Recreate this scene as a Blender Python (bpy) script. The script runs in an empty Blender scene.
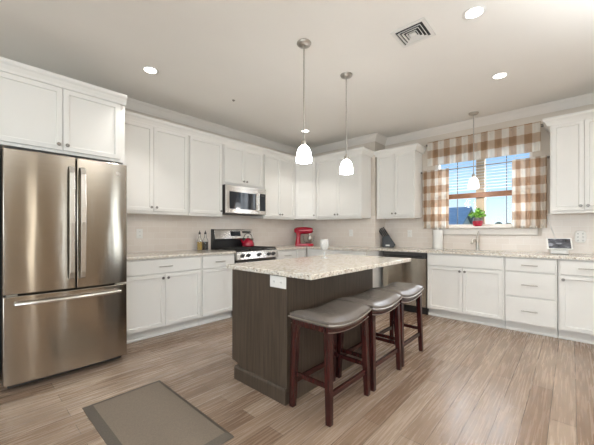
import bpy, bmesh, math, random
from mathutils import Vector, Matrix
random.seed(7)
PI = math.pi
S = bpy.context.scene
COL = S.collection
# ------------------------------------------------------------------ camera
cd = bpy.data.cameras.new('camera')
cam = bpy.data.objects.new('camera', cd)
COL.objects.link(cam)
cam.location = (4.0425, -5.0074, 1.1916)
cam.rotation_euler = (PI/2, 0, 0.7361)
cd.sensor_width = 36
cd.lens = 303.47/594*36
cd.shift_y = (231.12-222.5)/594
cd.clip_start = 0.02
S.camera = cam
# ------------------------------------------------------------------ exposure
S.view_settings.view_transform = 'Standard'
S.view_settings.look = 'None'
S.view_settings.exposure = 0.20
S.view_settings.gamma = 1.0
S.view_settings.use_curve_mapping = False
# ------------------------------------------------------------------ sky
W = bpy.data.worlds.new('sky')
S.world = W
W.use_nodes = True
wn = W.node_tree
wn.nodes.clear()
wo = wn.nodes.new('ShaderNodeOutputWorld')
wb = wn.nodes.new('ShaderNodeBackground')
wr = wn.nodes.new('ShaderNodeValToRGB')
ws = wn.nodes.new('ShaderNodeSeparateXYZ')
wc = wn.nodes.new('ShaderNodeTexCoord')
wr.color_ramp.elements[0].position = 0.0
wr.color_ramp.elements[0].color = (0.78, 0.88, 0.93, 1)
wr.color_ramp.elements[1].position = 0.26
wr.color_ramp.elements[1].color = (0.22, 0.45, 0.84, 1)
e = wr.color_ramp.elements.new(0.11)
e.color = (0.48, 0.70, 0.90, 1)
wn.links.new(wc.outputs['Generated'], ws.inputs[0])
wn.links.new(ws.outputs['Z'], wr.inputs[0])
wn.links.new(wr.outputs[0], wb.inputs[0])
wn.links.new(wb.outputs[0], wo.inputs[0])
wb.inputs[1].default_value = 1.15
# ------------------------------------------------------------------ added fill and streak lights of the unseen room, and the sink window
def area(name, loc, rot, sx, sy, power, col):
    l = bpy.data.lights.new(name, 'AREA')
    l.shape = 'RECTANGLE'
    l.size, l.size_y, l.energy, l.color = sx, sy, power, col
    o = bpy.data.objects.new(name, l)
    o.location, o.rotation_euler = loc, rot
    COL.objects.link(o)
    return o
FILL_COL = (0.85, 0.945, 1.0)
area('added_fill_front', (3.6, -8.40, 1.45), (PI/2, 0, 0), 3.8, 1.9, 70, FILL_COL)  # added broad fill behind the camera, standing in for daylight
area('added_fill_side', (6.80, -6.6, 1.45), (PI/2+math.radians(10), 0, PI/2), 1.6, 1.9, 70, FILL_COL)  # added fill from the unseen right side of the room
area('added_warm_streak', (6.80, -4.75, 1.15), (PI/2, 0, PI/2), 0.16, 2.0, 3.2, (1.0, 0.86, 0.66))  # added warm strip, unseen, for a bright streak in the refrigerator door
area('added_thin_streak', (6.80, -3.60, 1.15), (PI/2, 0, PI/2), 0.06, 2.0, 2.4, FILL_COL)  # added thin strip, unseen, reflected as a streak in the steel
area('added_wide_streak', (6.80, -1.20, 1.15), (PI/2, 0, PI/2), 0.34, 2.0, 10, FILL_COL)  # added wider strip, unseen, for the right refrigerator door's streak
area('daylight_kitchen_window', (3.055, 0.20, 1.80), (PI/2, 0, PI), 1.15, 0.9, 18, (0.92, 0.96, 1.0))
RECESS_W = 33
PEND_W = 3

# ------------------------------------------------------------------ node helpers
def mat(name, col, rough=0.5, metal=0.0, bump=None, var=None, spec=None, **kw):
    """bump=(scale, strength), var=(scale, amount): mild procedural variation in object space"""
    m = bpy.data.materials.new(name)
    m.use_nodes = True
    nt = m.node_tree
    b = nt.nodes['Principled BSDF']
    b.inputs['Base Color'].default_value = (*col, 1)
    b.inputs['Roughness'].default_value = rough
    b.inputs['Metallic'].default_value = metal
    for k, v in kw.items():
        b.inputs[k.replace('_', ' ')].default_value = v
    tc = nt.nodes.new('ShaderNodeTexCoord')
    if var:
        n = nt.nodes.new('ShaderNodeTexNoise')
        n.inputs['Scale'].default_value = var[0]
        n.inputs['Detail'].default_value = 4
        nt.links.new(tc.outputs['Object'], n.inputs['Vector'])
        r = nt.nodes.new('ShaderNodeValToRGB')
        a = var[1]
        r.color_ramp.elements[0].color = (*[c*(1-a) for c in col], 1)
        r.color_ramp.elements[1].color = (*[min(1, c*(1+a)) for c in col], 1)
        r.color_ramp.elements[0].position = 0.3
        r.color_ramp.elements[1].position = 0.7
        nt.links.new(n.outputs['Fac'], r.inputs[0])
        nt.links.new(r.outputs[0], b.inputs['Base Color'])
    if bump:
        n = nt.nodes.new('ShaderNodeTexNoise')
        n.inputs['Scale'].default_value = bump[0]
        nt.links.new(tc.outputs['Object'], n.inputs['Vector'])
        bp = nt.nodes.new('ShaderNodeBump')
        bp.inputs['Strength'].default_value = bump[1]
        bp.inputs['Distance'].default_value = 0.01
        nt.links.new(n.outputs['Fac'], bp.inputs['Height'])
        nt.links.new(bp.outputs[0], b.inputs['Normal'])
    return m

def stretch_noise(nt, scale3, detail=5, space='Object', dist=0.0):
    tc = nt.nodes.new('ShaderNodeTexCoord')
    mp = nt.nodes.new('ShaderNodeMapping')
    mp.inputs['Scale'].default_value = scale3
    n = nt.nodes.new('ShaderNodeTexNoise')
    n.inputs['Scale'].default_value = 1.0
    n.inputs['Detail'].default_value = detail
    n.inputs['Distortion'].default_value = dist
    nt.links.new(tc.outputs[space], mp.inputs[0])
    nt.links.new(mp.outputs[0], n.inputs['Vector'])
    return n

def ramp(nt, fac, stops):
    r = nt.nodes.new('ShaderNodeValToRGB')
    els = r.color_ramp.elements
    els[0].position, els[0].color = stops[0][0], (*stops[0][1], 1)
    els[1].position, els[1].color = stops[-1][0], (*stops[-1][1], 1)
    for p, c in stops[1:-1]:
        x = els.new(p)
        x.color = (*c, 1)
    nt.links.new(fac, r.inputs[0])
    return r

def mix(nt, kind, fac, a, b):
    m = nt.nodes.new('ShaderNodeMix')
    m.data_type = 'RGBA'
    m.blend_type = kind
    if isinstance(fac, (int, float)):
        m.inputs[0].default_value = fac
    else:
        nt.links.new(fac, m.inputs[0])
    for k, v in ((6, a), (7, b)):
        if isinstance(v, tuple):
            m.inputs[k].default_value = (*v, 1)
        else:
            nt.links.new(v, m.inputs[k])
    return m.outputs[2]

def steel(name, col, rough=0.28, rot=0.0, axis=(2.0, 2.0, 220.0), wave=0.5):
    m = bpy.data.materials.new(name)
    m.use_nodes = True
    nt = m.node_tree
    b = nt.nodes['Principled BSDF']
    b.inputs['Metallic'].default_value = 1
    b.inputs['Roughness'].default_value = rough
    b.inputs['Anisotropic'].default_value = 0.9
    b.inputs['Anisotropic Rotation'].default_value = 0.25+rot
    t = nt.nodes.new('ShaderNodeTangent')
    t.direction_type = 'RADIAL'
    t.axis = 'Z'
    nt.links.new(t.outputs[0], b.inputs['Tangent'])
    n = stretch_noise(nt, axis)
    r = ramp(nt, n.outputs['Fac'], [(0.3, tuple(c*0.93 for c in col)), (0.7, tuple(min(1, c*1.05) for c in col))])
    nt.links.new(r.outputs[0], b.inputs['Base Color'])
    wv = stretch_noise(nt, (5, 5, 0.9), 2)
    bp = nt.nodes.new('ShaderNodeBump')
    bp.inputs['Strength'].default_value = wave
    bp.inputs['Distance'].default_value = 0.004
    nt.links.new(wv.outputs['Fac'], bp.inputs['Height'])
    nt.links.new(bp.outputs[0], b.inputs['Normal'])
    return m

# ------------------------------------------------------------------ materials
M = {}
M['paint_white'] = mat('white_cabinet_paint', (0.80, 0.78, 0.74), 0.38, var=(3, 0.015))
M['wall'] = mat('beige_wall_paint', (0.66, 0.595, 0.52), 0.85, bump=(120, 0.05), var=(2, 0.02))
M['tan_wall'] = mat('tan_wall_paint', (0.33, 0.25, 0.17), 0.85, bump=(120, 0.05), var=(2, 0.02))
M['ceiling'] = mat('ceiling_paint', (0.85, 0.82, 0.77), 0.9, bump=(90, 0.04), var=(1.5, 0.015))
M['trim'] = mat('trim_paint', (0.79, 0.745, 0.69), 0.45, var=(3, 0.015))
M['nickel'] = mat('brushed_nickel', (0.48, 0.45, 0.41), 0.32, 1.0, var=(60, 0.08))
M['dark_nickel'] = mat('dark_nickel', (0.26, 0.24, 0.22), 0.35, 1.0, var=(60, 0.08))
M['steel'] = steel('stainless_steel', (0.45, 0.405, 0.345), 0.17)
M['steel_bright'] = steel('polished_stainless', (0.74, 0.72, 0.69), 0.24, wave=0.02)
M['black'] = mat('black_plastic', (0.012, 0.012, 0.013), 0.35, var=(20, 0.1))
M['dark_grey'] = mat('dark_grey_metal', (0.045, 0.04, 0.037), 0.5, var=(20, 0.1))
M['iron'] = mat('cast_iron', (0.018, 0.017, 0.016), 0.6, bump=(300, 0.2))
M['black_glass'] = mat('black_glass', (0.02, 0.024, 0.03), 0.04, var=(3, 0.05))
M['red'] = mat('red_enamel', (0.42, 0.005, 0.028), 0.2, var=(6, 0.05), Coat_Weight=0.5)
M['white_plastic'] = mat('white_plastic', (0.82, 0.80, 0.76), 0.4, var=(20, 0.02))
M['paper'] = mat('paper_towel', (0.86, 0.84, 0.80), 0.95, bump=(200, 0.3))
M['leather'] = mat('pewter_leather', (0.18, 0.155, 0.135), 0.24, 0.15, bump=(160, 0.12), var=(14, 0.08))
M['plinth_black'] = mat('black_kick_plate', (0.012, 0.011, 0.01), 0.5, var=(9, 0.1))
M['slot'] = mat('dark_slot', (0.03, 0.03, 0.03), 0.7, var=(9, 0.1))
M['slat'] = mat('blind_slat', (0.62, 0.64, 0.66), 0.5, var=(9, 0.03))
M['rail_brown'] = mat('brown_wood_rail', (0.24, 0.105, 0.05), 0.5, var=(30, 0.15))
M['mullion'] = mat('tan_mullion', (0.50, 0.40, 0.29), 0.6, var=(12, 0.05))
M['backlit_muntin'] = mat('backlit_muntin', (0.08, 0.09, 0.11), 0.6, var=(12, 0.05))  # shade of the backlit bar is put into its colour
M['leaf'] = mat('green_leaf', (0.20, 0.44, 0.05), 0.5, var=(40, 0.35))
M['soil'] = mat('grey_pot_liner', (0.16, 0.15, 0.15), 0.8, bump=(90, 0.4))
M['oil'] = mat('golden_oil', (0.55, 0.34, 0.06), 0.12, var=(10, 0.15))
M['vinegar'] = mat('dark_vinegar', (0.018, 0.012, 0.012), 0.1, var=(10, 0.1))
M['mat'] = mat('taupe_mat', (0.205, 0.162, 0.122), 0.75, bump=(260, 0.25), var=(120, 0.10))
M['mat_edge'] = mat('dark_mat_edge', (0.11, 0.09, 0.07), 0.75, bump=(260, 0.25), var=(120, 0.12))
M['house_roof'] = mat('slate_roof', (0.36, 0.39, 0.42), 0.8, var=(4, 0.1))
M['house_wall'] = mat('pale_siding', (0.72, 0.66, 0.56), 0.8, var=(2, 0.05))
M['grass'] = mat('grass_ground', (0.16, 0.22, 0.10), 0.9, var=(0.3, 0.2))
M['tree'] = mat('tree_foliage', (0.10, 0.16, 0.09), 0.9, bump=(4, 0.8), var=(2, 0.4))
M['bark'] = mat('bark', (0.12, 0.09, 0.06), 0.9, bump=(20, 0.5))
M['vent_metal'] = mat('white_vent_metal', (0.76, 0.74, 0.70), 0.5, var=(9, 0.02))

def glass_mat(name, col, rough=0.0):
    m = bpy.data.materials.new(name)
    m.use_nodes = True
    b = m.node_tree.nodes['Principled BSDF']
    b.inputs['Base Color'].default_value = (*col, 1)
    b.inputs['Roughness'].default_value = rough
    b.inputs['Transmission Weight'].default_value = 1.0
    b.inputs['IOR'].default_value = 1.45
    return m
M['glass'] = glass_mat('clear_glass', (0.97, 0.98, 0.98))
def pane_mat():
    m = bpy.data.materials.new('window_glass')
    m.use_nodes = True
    nt = m.node_tree
    nt.nodes.clear()
    o = nt.nodes.new('ShaderNodeOutputMaterial')
    mx = nt.nodes.new('ShaderNodeMixShader')
    t = nt.nodes.new('ShaderNodeBsdfTransparent')
    g = nt.nodes.new('ShaderNodeBsdfGlossy')
    g.inputs['Roughness'].default_value = 0.02
    f = nt.nodes.new('ShaderNodeFresnel')
    d_ = nt.nodes.new('ShaderNodeMath'); d_.operation = 'MULTIPLY'; d_.inputs[1].default_value = 0.2
    nt.links.new(f.outputs[0], d_.inputs[0])
    nt.links.new(d_.outputs[0], mx.inputs[0])
    nt.links.new(t.outputs[0], mx.inputs[1])
    nt.links.new(g.outputs[0], mx.inputs[2])
    nt.links.new(mx.outputs[0], o.inputs[0])
    return m
M['pane'] = pane_mat()
M['cut_glass'] = mat('cut_glass', (0.80, 0.79, 0.76), 0.12, bump=(110, 0.8), Transmission_Weight=0.45)

def emit(name, col, strength):
    m = bpy.data.materials.new(name)
    m.use_nodes = True
    b = m.node_tree.nodes['Principled BSDF']
    b.inputs['Base Color'].default_value = (0.8, 0.8, 0.78, 1)
    b.inputs['Emission Color'].default_value = (*col, 1)
    b.inputs['Emission Strength'].default_value = strength
    return m
M['lamp_glow'] = emit('recessed_lamp_glow', (1, 0.96, 0.9), 9)
M['shade_glow'] = emit('white_glass_shade_lit', (0.96, 0.985, 1.0), 26)
M['shade_dim'] = emit('white_glass_shade_soft', (0.96, 0.985, 1.0), 4)

def wood(name, dark, light, rough, sc):
    m = bpy.data.materials.new(name)
    m.use_nodes = True
    nt = m.node_tree
    b = nt.nodes['Principled BSDF']
    b.inputs['Roughness'].default_value = rough
    n = stretch_noise(nt, sc, 6)
    r = ramp(nt, n.outputs['Fac'], [(0.32, dark), (0.68, light)])
    nt.links.new(r.outputs[0], b.inputs['Base Color'])
    bp = nt.nodes.new('ShaderNodeBump')
    bp.inputs['Strength'].default_value = 0.08
    bp.inputs['Distance'].default_value = 0.005
    nt.links.new(n.outputs['Fac'], bp.inputs['Height'])
    nt.links.new(bp.outputs[0], b.inputs['Normal'])
    return m
M['island_wood'] = wood('espresso_island_wood', (0.048, 0.033, 0.022), (0.088, 0.062, 0.043), 0.42, (70, 70, 3))
M['stool_wood'] = wood('cherry_stool_wood', (0.020, 0.004, 0.004), (0.055, 0.010, 0.008), 0.22, (60, 60, 5))

def granite():
    m = bpy.data.materials.new('speckled_granite')
    m.use_nodes = True
    nt = m.node_tree
    b = nt.nodes['Principled BSDF']
    b.inputs['Roughness'].default_value = 0.14
    tc = nt.nodes.new('ShaderNodeTexCoord')
    def nz(s, d=4):
        n = nt.nodes.new('ShaderNodeTexNoise')
        n.inputs['Scale'].default_value = s
        n.inputs['Detail'].default_value = d
        nt.links.new(tc.outputs['Object'], n.inputs['Vector'])
        return n.outputs['Fac']
    base = ramp(nt, nz(40), [(0.32, (0.50, 0.42, 0.33)), (0.5, (0.70, 0.64, 0.55)), (0.68, (0.78, 0.74, 0.68))]).outputs[0]
    dk = ramp(nt, nz(75, 3), [(0.60, (0, 0, 0)), (0.66, (1, 1, 1))]).outputs[0]
    c1 = mix(nt, 'MIX', dk, base, (0.25, 0.19, 0.14))
    gr = ramp(nt, nz(48, 2), [(0.63, (0, 0, 0)), (0.68, (1, 1, 1))]).outputs[0]
    c2 = mix(nt, 'MIX', gr, c1, (0.20, 0.18, 0.165))
    wh = ramp(nt, nz(105, 2), [(0.60, (0, 0, 0)), (0.66, (1, 1, 1))]).outputs[0]
    c3 = mix(nt, 'MIX', wh, c2, (0.85, 0.83, 0.79))
    nt.links.new(c3, b.inputs['Base Color'])
    return m
M['granite'] = granite()

def floor_mat():
    m = bpy.data.materials.new('hand_scraped_plank_floor')
    m.use_nodes = True
    nt = m.node_tree
    b = nt.nodes['Principled BSDF']
    tc = nt.nodes.new('ShaderNodeTexCoord')
    mp = nt.nodes.new('ShaderNodeMapping')
    mp.inputs['Rotation'].default_value = (0, 0, PI/2)
    nt.links.new(tc.outputs['Object'], mp.inputs[0])
    br = nt.nodes.new('ShaderNodeTexBrick')
    br.offset = 0.37
    br.inputs['Scale'].default_value = 1
    br.inputs['Brick Width'].default_value = 1.25
    br.inputs['Row Height'].default_value = 0.127
    br.inputs['Mortar Size'].default_value = 0.0013
    br.inputs['Mortar Smooth'].default_value = 0.3
    br.inputs['Color1'].default_value = (0.0, 0.0, 0.0, 1)
    br.inputs['Color2'].default_value = (1, 1, 1, 1)
    br.inputs['Mortar'].default_value = (0.5, 0.5, 0.5, 1)
    nt.links.new(mp.outputs[0], br.inputs['Vector'])
    tone = ramp(nt, br.outputs['Color'], [(0.0, (0.235, 0.155, 0.104)), (0.35, (0.30, 0.212, 0.150)), (0.7, (0.335, 0.247, 0.182)), (1.0, (0.40, 0.302, 0.226))]).outputs[0]
    g = stretch_noise(nt, (85, 3.0, 1), 6, dist=0.5)
    gr = ramp(nt, g.outputs['Fac'], [(0.30, (0.76, 0.73, 0.70)), (0.5, (0.97, 0.97, 0.97)), (0.75, (1.12, 1.12, 1.12))]).outputs[0]
    c = mix(nt, 'MULTIPLY', 0.85, tone, gr)
    bl = stretch_noise(nt, (5, 1.3, 1), 3)
    blr = ramp(nt, bl.outputs['Fac'], [(0.3, (0.82, 0.80, 0.79)), (0.7, (1.12, 1.12, 1.12))]).outputs[0]
    c = mix(nt, 'MULTIPLY', 0.8, c, blr)
    c = mix(nt, 'MIX', br.outputs['Fac'], c, (0.05, 0.035, 0.025))
    nt.links.new(c, b.inputs['Base Color'])
    rr = ramp(nt, g.outputs['Fac'], [(0.3, (0.20, 0.20, 0.20)), (0.7, (0.32, 0.32, 0.32))]).outputs[0]
    nt.links.new(rr, b.inputs['Roughness'])
    s = stretch_noise(nt, (9, 26, 1), 3, dist=0.8)
    bp = nt.nodes.new('ShaderNodeBump')
    bp.inputs['Strength'].default_value = 0.30
    bp.inputs['Distance'].default_value = 0.004
    nt.links.new(s.outputs['Fac'], bp.inputs['Height'])
    bp2 = nt.nodes.new('ShaderNodeBump')
    bp2.inputs['Strength'].default_value = 0.35
    bp2.inputs['Distance'].default_value = 0.002
    bp2.invert = True
    nt.links.new(br.outputs['Fac'], bp2.inputs['Height'])
    nt.links.new(bp.outputs[0], bp2.inputs['Normal'])
    nt.links.new(bp2.outputs[0], b.inputs['Normal'])
    return m
M['floor'] = floor_mat()

def tile_mat(name, along_y):
    m = bpy.data.materials.new(name)
    m.use_nodes = True
    nt = m.node_tree
    b = nt.nodes['Principled BSDF']
    b.inputs['Roughness'].default_value = 0.2
    tc = nt.nodes.new('ShaderNodeTexCoord')
    sp = nt.nodes.new('ShaderNodeSeparateXYZ')
    cb = nt.nodes.new('ShaderNodeCombineXYZ')
    nt.links.new(tc.outputs['Object'], sp.inputs[0])
    nt.links.new(sp.outputs['Y' if along_y else 'X'], cb.inputs['X'])
    nt.links.new(sp.outputs['Z'], cb.inputs['Y'])
    br = nt.nodes.new('ShaderNodeTexBrick')
    br.inputs['Scale'].default_value = 1
    br.inputs['Brick Width'].default_value = 0.155
    br.inputs['Row Height'].default_value = 0.078
    br.inputs['Mortar Size'].default_value = 0.0016
    br.inputs['Mortar Smooth'].default_value = 0.4
    br.inputs['Color1'].default_value = (0.755, 0.675, 0.60, 1)
    br.inputs['Color2'].default_value = (0.80, 0.725, 0.655, 1)
    br.inputs['Mortar'].default_value = (0.86, 0.82, 0.77, 1)
    nt.links.new(cb.outputs[0], br.inputs['Vector'])
    nt.links.new(br.outputs['Color'], b.inputs['Base Color'])
    bp = nt.nodes.new('ShaderNodeBump')
    bp.invert = True
    bp.inputs['Strength'].default_value = 0.35
    bp.inputs['Distance'].default_value = 0.002
    nt.links.new(br.outputs['Fac'], bp.inputs['Height'])
    nt.links.new(bp.outputs[0], b.inputs['Normal'])
    return m
M['tile_x'] = tile_mat('subway_tile_back', False)
M['tile_y'] = tile_mat('subway_tile_side', True)

def check_mat(name, nu, nv, off=0.0):
    m = bpy.data.materials.new(name)
    m.use_nodes = True
    nt = m.node_tree
    nt.nodes.clear()
    o = nt.nodes.new('ShaderNodeOutputMaterial')
    uv = nt.nodes.new('ShaderNodeTexCoord')
    sp = nt.nodes.new('ShaderNodeSeparateXYZ')
    nt.links.new(uv.outputs['UV'], sp.inputs[0])
    def band(sock, n, of):
        a = nt.nodes.new('ShaderNodeMath'); a.operation = 'MULTIPLY_ADD'
        a.inputs[1].default_value = n; a.inputs[2].default_value = of
        nt.links.new(sock, a.inputs[0])
        f = nt.nodes.new('ShaderNodeMath'); f.operation = 'FRACT'
        nt.links.new(a.outputs[0], f.inputs[0])
        g = nt.nodes.new('ShaderNodeMath'); g.operation = 'GREATER_THAN'
        g.inputs[1].default_value = 0.5
        nt.links.new(f.outputs[0], g.inputs[0])
        return g.outputs[0]
    s = nt.nodes.new('ShaderNodeMath'); s.operation = 'ADD'
    nt.links.new(band(sp.outputs['X'], nu, off), s.inputs[0])
    nt.links.new(band(sp.outputs['Y'], nv, 0.0), s.inputs[1])
    h = nt.nodes.new('ShaderNodeMath'); h.operation = 'MULTIPLY'
    h.inputs[1].default_value = 0.5
    nt.links.new(s.outputs[0], h.inputs[0])
    c = ramp(nt, h.outputs[0], [(0.0, (0.92, 0.89, 0.83)), (0.5, (0.72, 0.59, 0.47)), (1.0, (0.50, 0.335, 0.215))]).outputs[0]
    d = nt.nodes.new('ShaderNodeBsdfDiffuse')
    t = nt.nodes.new('ShaderNodeBsdfTranslucent')
    tr = nt.nodes.new('ShaderNodeBsdfTransparent')
    mx = nt.nodes.new('ShaderNodeMixShader'); mx.inputs[0].default_value = 0.5
    m2 = nt.nodes.new('ShaderNodeMixShader'); m2.inputs[0].default_value = 0.18
    nt.links.new(c, d.inputs[0]); nt.links.new(c, t.inputs[0])
    nt.links.new(d.outputs[0], mx.inputs[1]); nt.links.new(t.outputs[0], mx.inputs[2])
    nt.links.new(mx.outputs[0], m2.inputs[1]); nt.links.new(tr.outputs[0], m2.inputs[2])
    nt.links.new(m2.outputs[0], o.inputs[0])
    return m

# ------------------------------------------------------------------ mesh helpers
def BM():
    return bmesh.new()

def box(bm, x0, x1, y0, y1, z0, z1):
    v = [bm.verts.new(p) for p in ((x0,y0,z0),(x1,y0,z0),(x1,y1,z0),(x0,y1,z0),(x0,y0,z1),(x1,y0,z1),(x1,y1,z1),(x0,y1,z1))]
    fs = [bm.faces.new([v[i] for i in q]) for q in ((0,3,2,1),(4,5,6,7),(0,1,5,4),(1,2,6,5),(2,3,7,6),(3,0,4,7))]
    return fs

def hexa(bm, b, t):
    v = [bm.verts.new(p) for p in list(b)+list(t)]
    for q in ((0,3,2,1),(4,5,6,7),(0,1,5,4),(1,2,6,5),(2,3,7,6),(3,0,4,7)):
        bm.faces.new([v[i] for i in q])

def prism(bm, poly, axis, a, b):
    """extrude a closed 2-D polygon along axis ('x': poly=(y,z); 'y': (x,z); 'z': (x,y)) from a to b"""
    def P(p, t):
        return {'x': (t, p[0], p[1]), 'y': (p[0], t, p[1]), 'z': (p[0], p[1], t)}[axis]
    v0 = [bm.verts.new(P(p, a)) for p in poly]
    v1 = [bm.verts.new(P(p, b)) for p in poly]
    n = len(poly)
    bm.faces.new(v0[::-1]); bm.faces.new(v1)
    for i in range(n):
        bm.faces.new((v0[i], v0[(i+1) % n], v1[(i+1) % n], v1[i]))
    bmesh.ops.recalc_face_normals(bm, faces=bm.faces[:])

def tube(bm, pts, r, seg=10, cap=True, up=None):
    pts = [Vector(p) for p in pts]
    n = len(pts)
    rs = r if isinstance(r, (list, tuple)) else [r]*n
    rings = []
    ref = Vector(up) if up else None
    for i, p in enumerate(pts):
        d = (pts[min(i+1, n-1)]-pts[max(i-1, 0)]).normalized()
        if ref is None:
            ref = Vector((0, 0, 1)) if abs(d.z) < 0.9 else Vector((1, 0, 0))
        a = (ref-d*ref.dot(d)).normalized()
        ref = a
        b = d.cross(a)
        rings.append([bm.verts.new(p+(a*math.cos(2*PI*k/seg)+b*math.sin(2*PI*k/seg))*rs[i]) for k in range(seg)])
    for i in range(n-1):
        for k in range(seg):
            bm.faces.new((rings[i][k], rings[i][(k+1) % seg], rings[i+1][(k+1) % seg], rings[i+1][k]))
    if cap:
        bm.faces.new(rings[0][::-1]); bm.faces.new(rings[-1])
    bmesh.ops.recalc_face_normals(bm, faces=bm.faces[:])

def lathe(bm, prof, c=(0, 0, 0), seg=24, axis='z'):
    rings = []
    for r, z in prof:
        ring = []
        for k in range(seg):
            a = 2*PI*k/seg
            q = (r*math.cos(a), r*math.sin(a), z)
            if axis == 'x': q = (q[2], q[0], q[1])
            if axis == 'y': q = (q[0], q[2], q[1])
            ring.append(bm.verts.new((c[0]+q[0], c[1]+q[1], c[2]+q[2])))
        rings.append(ring)
    for i in range(len(rings)-1):
        for k in range(seg):
            bm.faces.new((rings[i][k], rings[i][(k+1) % seg], rings[i+1][(k+1) % seg], rings[i+1][k]))
    if prof[0][0] > 1e-6: bm.faces.new(rings[0][::-1])
    if prof[-1][0] > 1e-6: bm.faces.new(rings[-1])
    bmesh.ops.remove_doubles(bm, verts=bm.verts[:], dist=1e-6)
    bmesh.ops.recalc_face_normals(bm, faces=bm.faces[:])

def sweep(bm, prof, path):
    """prof: (out, z) points; path: xy polyline; 'out' is to the right of travel; mitred corners"""
    P = [Vector(p) for p in path]
    n = len(P)
    rings = []
    for i in range(n):
        d0 = (P[i]-P[i-1]).normalized() if i > 0 else (P[1]-P[0]).normalized()
        d1 = (P[i+1]-P[i]).normalized() if i < n-1 else d0
        n0 = Vector((d0.y, -d0.x)); n1 = Vector((d1.y, -d1.x))
        m = (n0+n1)
        m = m/m.dot(n0) if m.length > 1e-6 else n0
        rings.append([bm.verts.new((P[i].x+m.x*o, P[i].y+m.y*o, z)) for o, z in prof])
    k = len(prof)
    for i in range(n-1):
        for j in range(k):
            bm.faces.new((rings[i][j], rings[i][(j+1) % k], rings[i+1][(j+1) % k], rings[i+1][j]))
    bm.faces.new(rings[0]); bm.faces.new(rings[-1][::-1])
    bmesh.ops.recalc_face_normals(bm, faces=bm.faces[:])

def sphere(bm, c, r, sub=2, sc=(1, 1, 1)):
    res = bmesh.ops.create_icosphere(bm, subdivisions=sub, radius=r)
    for v in res['verts']:
        v.co = Vector((v.co.x*sc[0]+c[0], v.co.y*sc[1]+c[1], v.co.z*sc[2]+c[2]))

def obj(name, bm, m, parent=None, bevel=0.0, smooth=False, seg=2):
    me = bpy.data.meshes.new(name)
    bm.to_mesh(me)
    bm.free()
    o = bpy.data.objects.new(name, me)
    COL.objects.link(o)
    me.materials.append(m)
    if parent: o.parent = parent
    if smooth:
        me.polygons.foreach_set('use_smooth', [True]*len(me.polygons))
        me.set_sharp_from_angle(angle=math.radians(40))
    if bevel:
        b = o.modifiers.new('bevel', 'BEVEL')
        b.width = bevel; b.segments = seg; b.limit_method = 'ANGLE'
        b.angle_limit = math.radians(35)
    return o

def tag(o, label, cat, group=None, kind=None):
    if label: o['label'] = label
    if cat: o['category'] = cat
    if group: o['group'] = group
    if kind: o['kind'] = kind
    return o

def thing(name, label, cat, loc=(0, 0, 0), rz=0.0, group=None):
    o = bpy.data.objects.new(name, None)
    o.empty_display_size = 0.1
    COL.objects.link(o)
    o.location = loc
    o.rotation_euler = (0, 0, rz)
    return tag(o, label, cat, group)

def struct(name, bm, m, parent=None, label=None, **kw):
    o = obj(name, bm, m, parent, **kw)
    if parent is None:
        o['kind'] = 'structure'
        if label: o['label'] = label
    return o

def dup(root, loc, label, rz=None):
    r = root.copy(); COL.objects.link(r); r.location = loc
    if rz is not None: r.rotation_euler = (0, 0, rz)
    r['label'] = label
    for ch in list(root.children):
        c = ch.copy(); COL.objects.link(c); c.parent = r
        for g in list(ch.children):
            d = g.copy(); COL.objects.link(d); d.parent = c
    return r

# ================================================================== THE ROOM
CEIL = 2.80
RX, RY = 6.9, -8.5          # far right wall, wall behind the camera
BUMP, BX = 0.37, 1.60       # boxed-out corner of the back wall
CT = 0.918                  # worktop height
bm = BM(); box(bm, -0.15, RX+0.15, RY-0.15, 0.15, -0.10, 0.0)
struct('floor', bm, M['floor'], label='brown hand-scraped wood plank floor')
bm = BM(); box(bm, -0.15, RX+0.15, RY-0.15, 0.15, CEIL, CEIL+0.1)
struct('ceiling', bm, M['ceiling'], label='off-white painted ceiling')
bm = BM(); box(bm, -0.15, 0, RY, 0.15, 0, CEIL)
struct('wall_left', bm, M['wall'], label='beige wall behind the refrigerator and range')
WX0, WX1, WZ0, WZ1 = 2.45, 3.66, 1.262, 2.42
bm = BM()
box(bm, 0, WX0, 0, 0.15, 0, CEIL); box(bm, WX1, RX, 0, 0.15, 0, CEIL)
box(bm, WX0, WX1, 0, 0.15, 0, WZ0); box(bm, WX0, WX1, 0, 0.15, WZ1, CEIL)
struct('wall_back', bm, M['wall'], label='beige wall with the window over the sink')
bm = BM(); box(bm, 0, BX, -BUMP, 0, 0, CEIL)
struct('wall_corner', bm, M['wall'], label='boxed-out corner section of the back wall')
# wall to the right and wall behind the camera, each with unseen openings added to suit the fill lights
bm = BM()
ops = [(-7.4, -5.8, 0.5, 2.4), (-4.86, -4.64, 0.15, 2.15), (-3.635, -3.565, 0.15, 2.15), (-1.37, -1.03, 0.15, 2.15)]
yy = RY
for y0, y1, z0, z1 in ops+[(0.15, 0.15, 0, 0)]:
    box(bm, RX, RX+0.15, yy, y0, 0, CEIL)
    if y1 > y0:
        box(bm, RX, RX+0.15, y0, y1, 0, z0); box(bm, RX, RX+0.15, y0, y1, z1, CEIL)
    yy = y1
struct('wall_right', bm, M['tan_wall'], label='beige wall on the right side of the room')
bm = BM()
for x0, x1, z0, z1 in ((-0.15, 1.7, 0, CEIL), (5.5, RX+0.15, 0, CEIL), (1.7, 5.5, 0, 0.5), (1.7, 5.5, 2.4, CEIL)):
    box(bm, x0, x1, RY-0.15, RY, z0, z1)
struct('wall_front', bm, M['wall'], label='beige wall behind the viewer')

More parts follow.
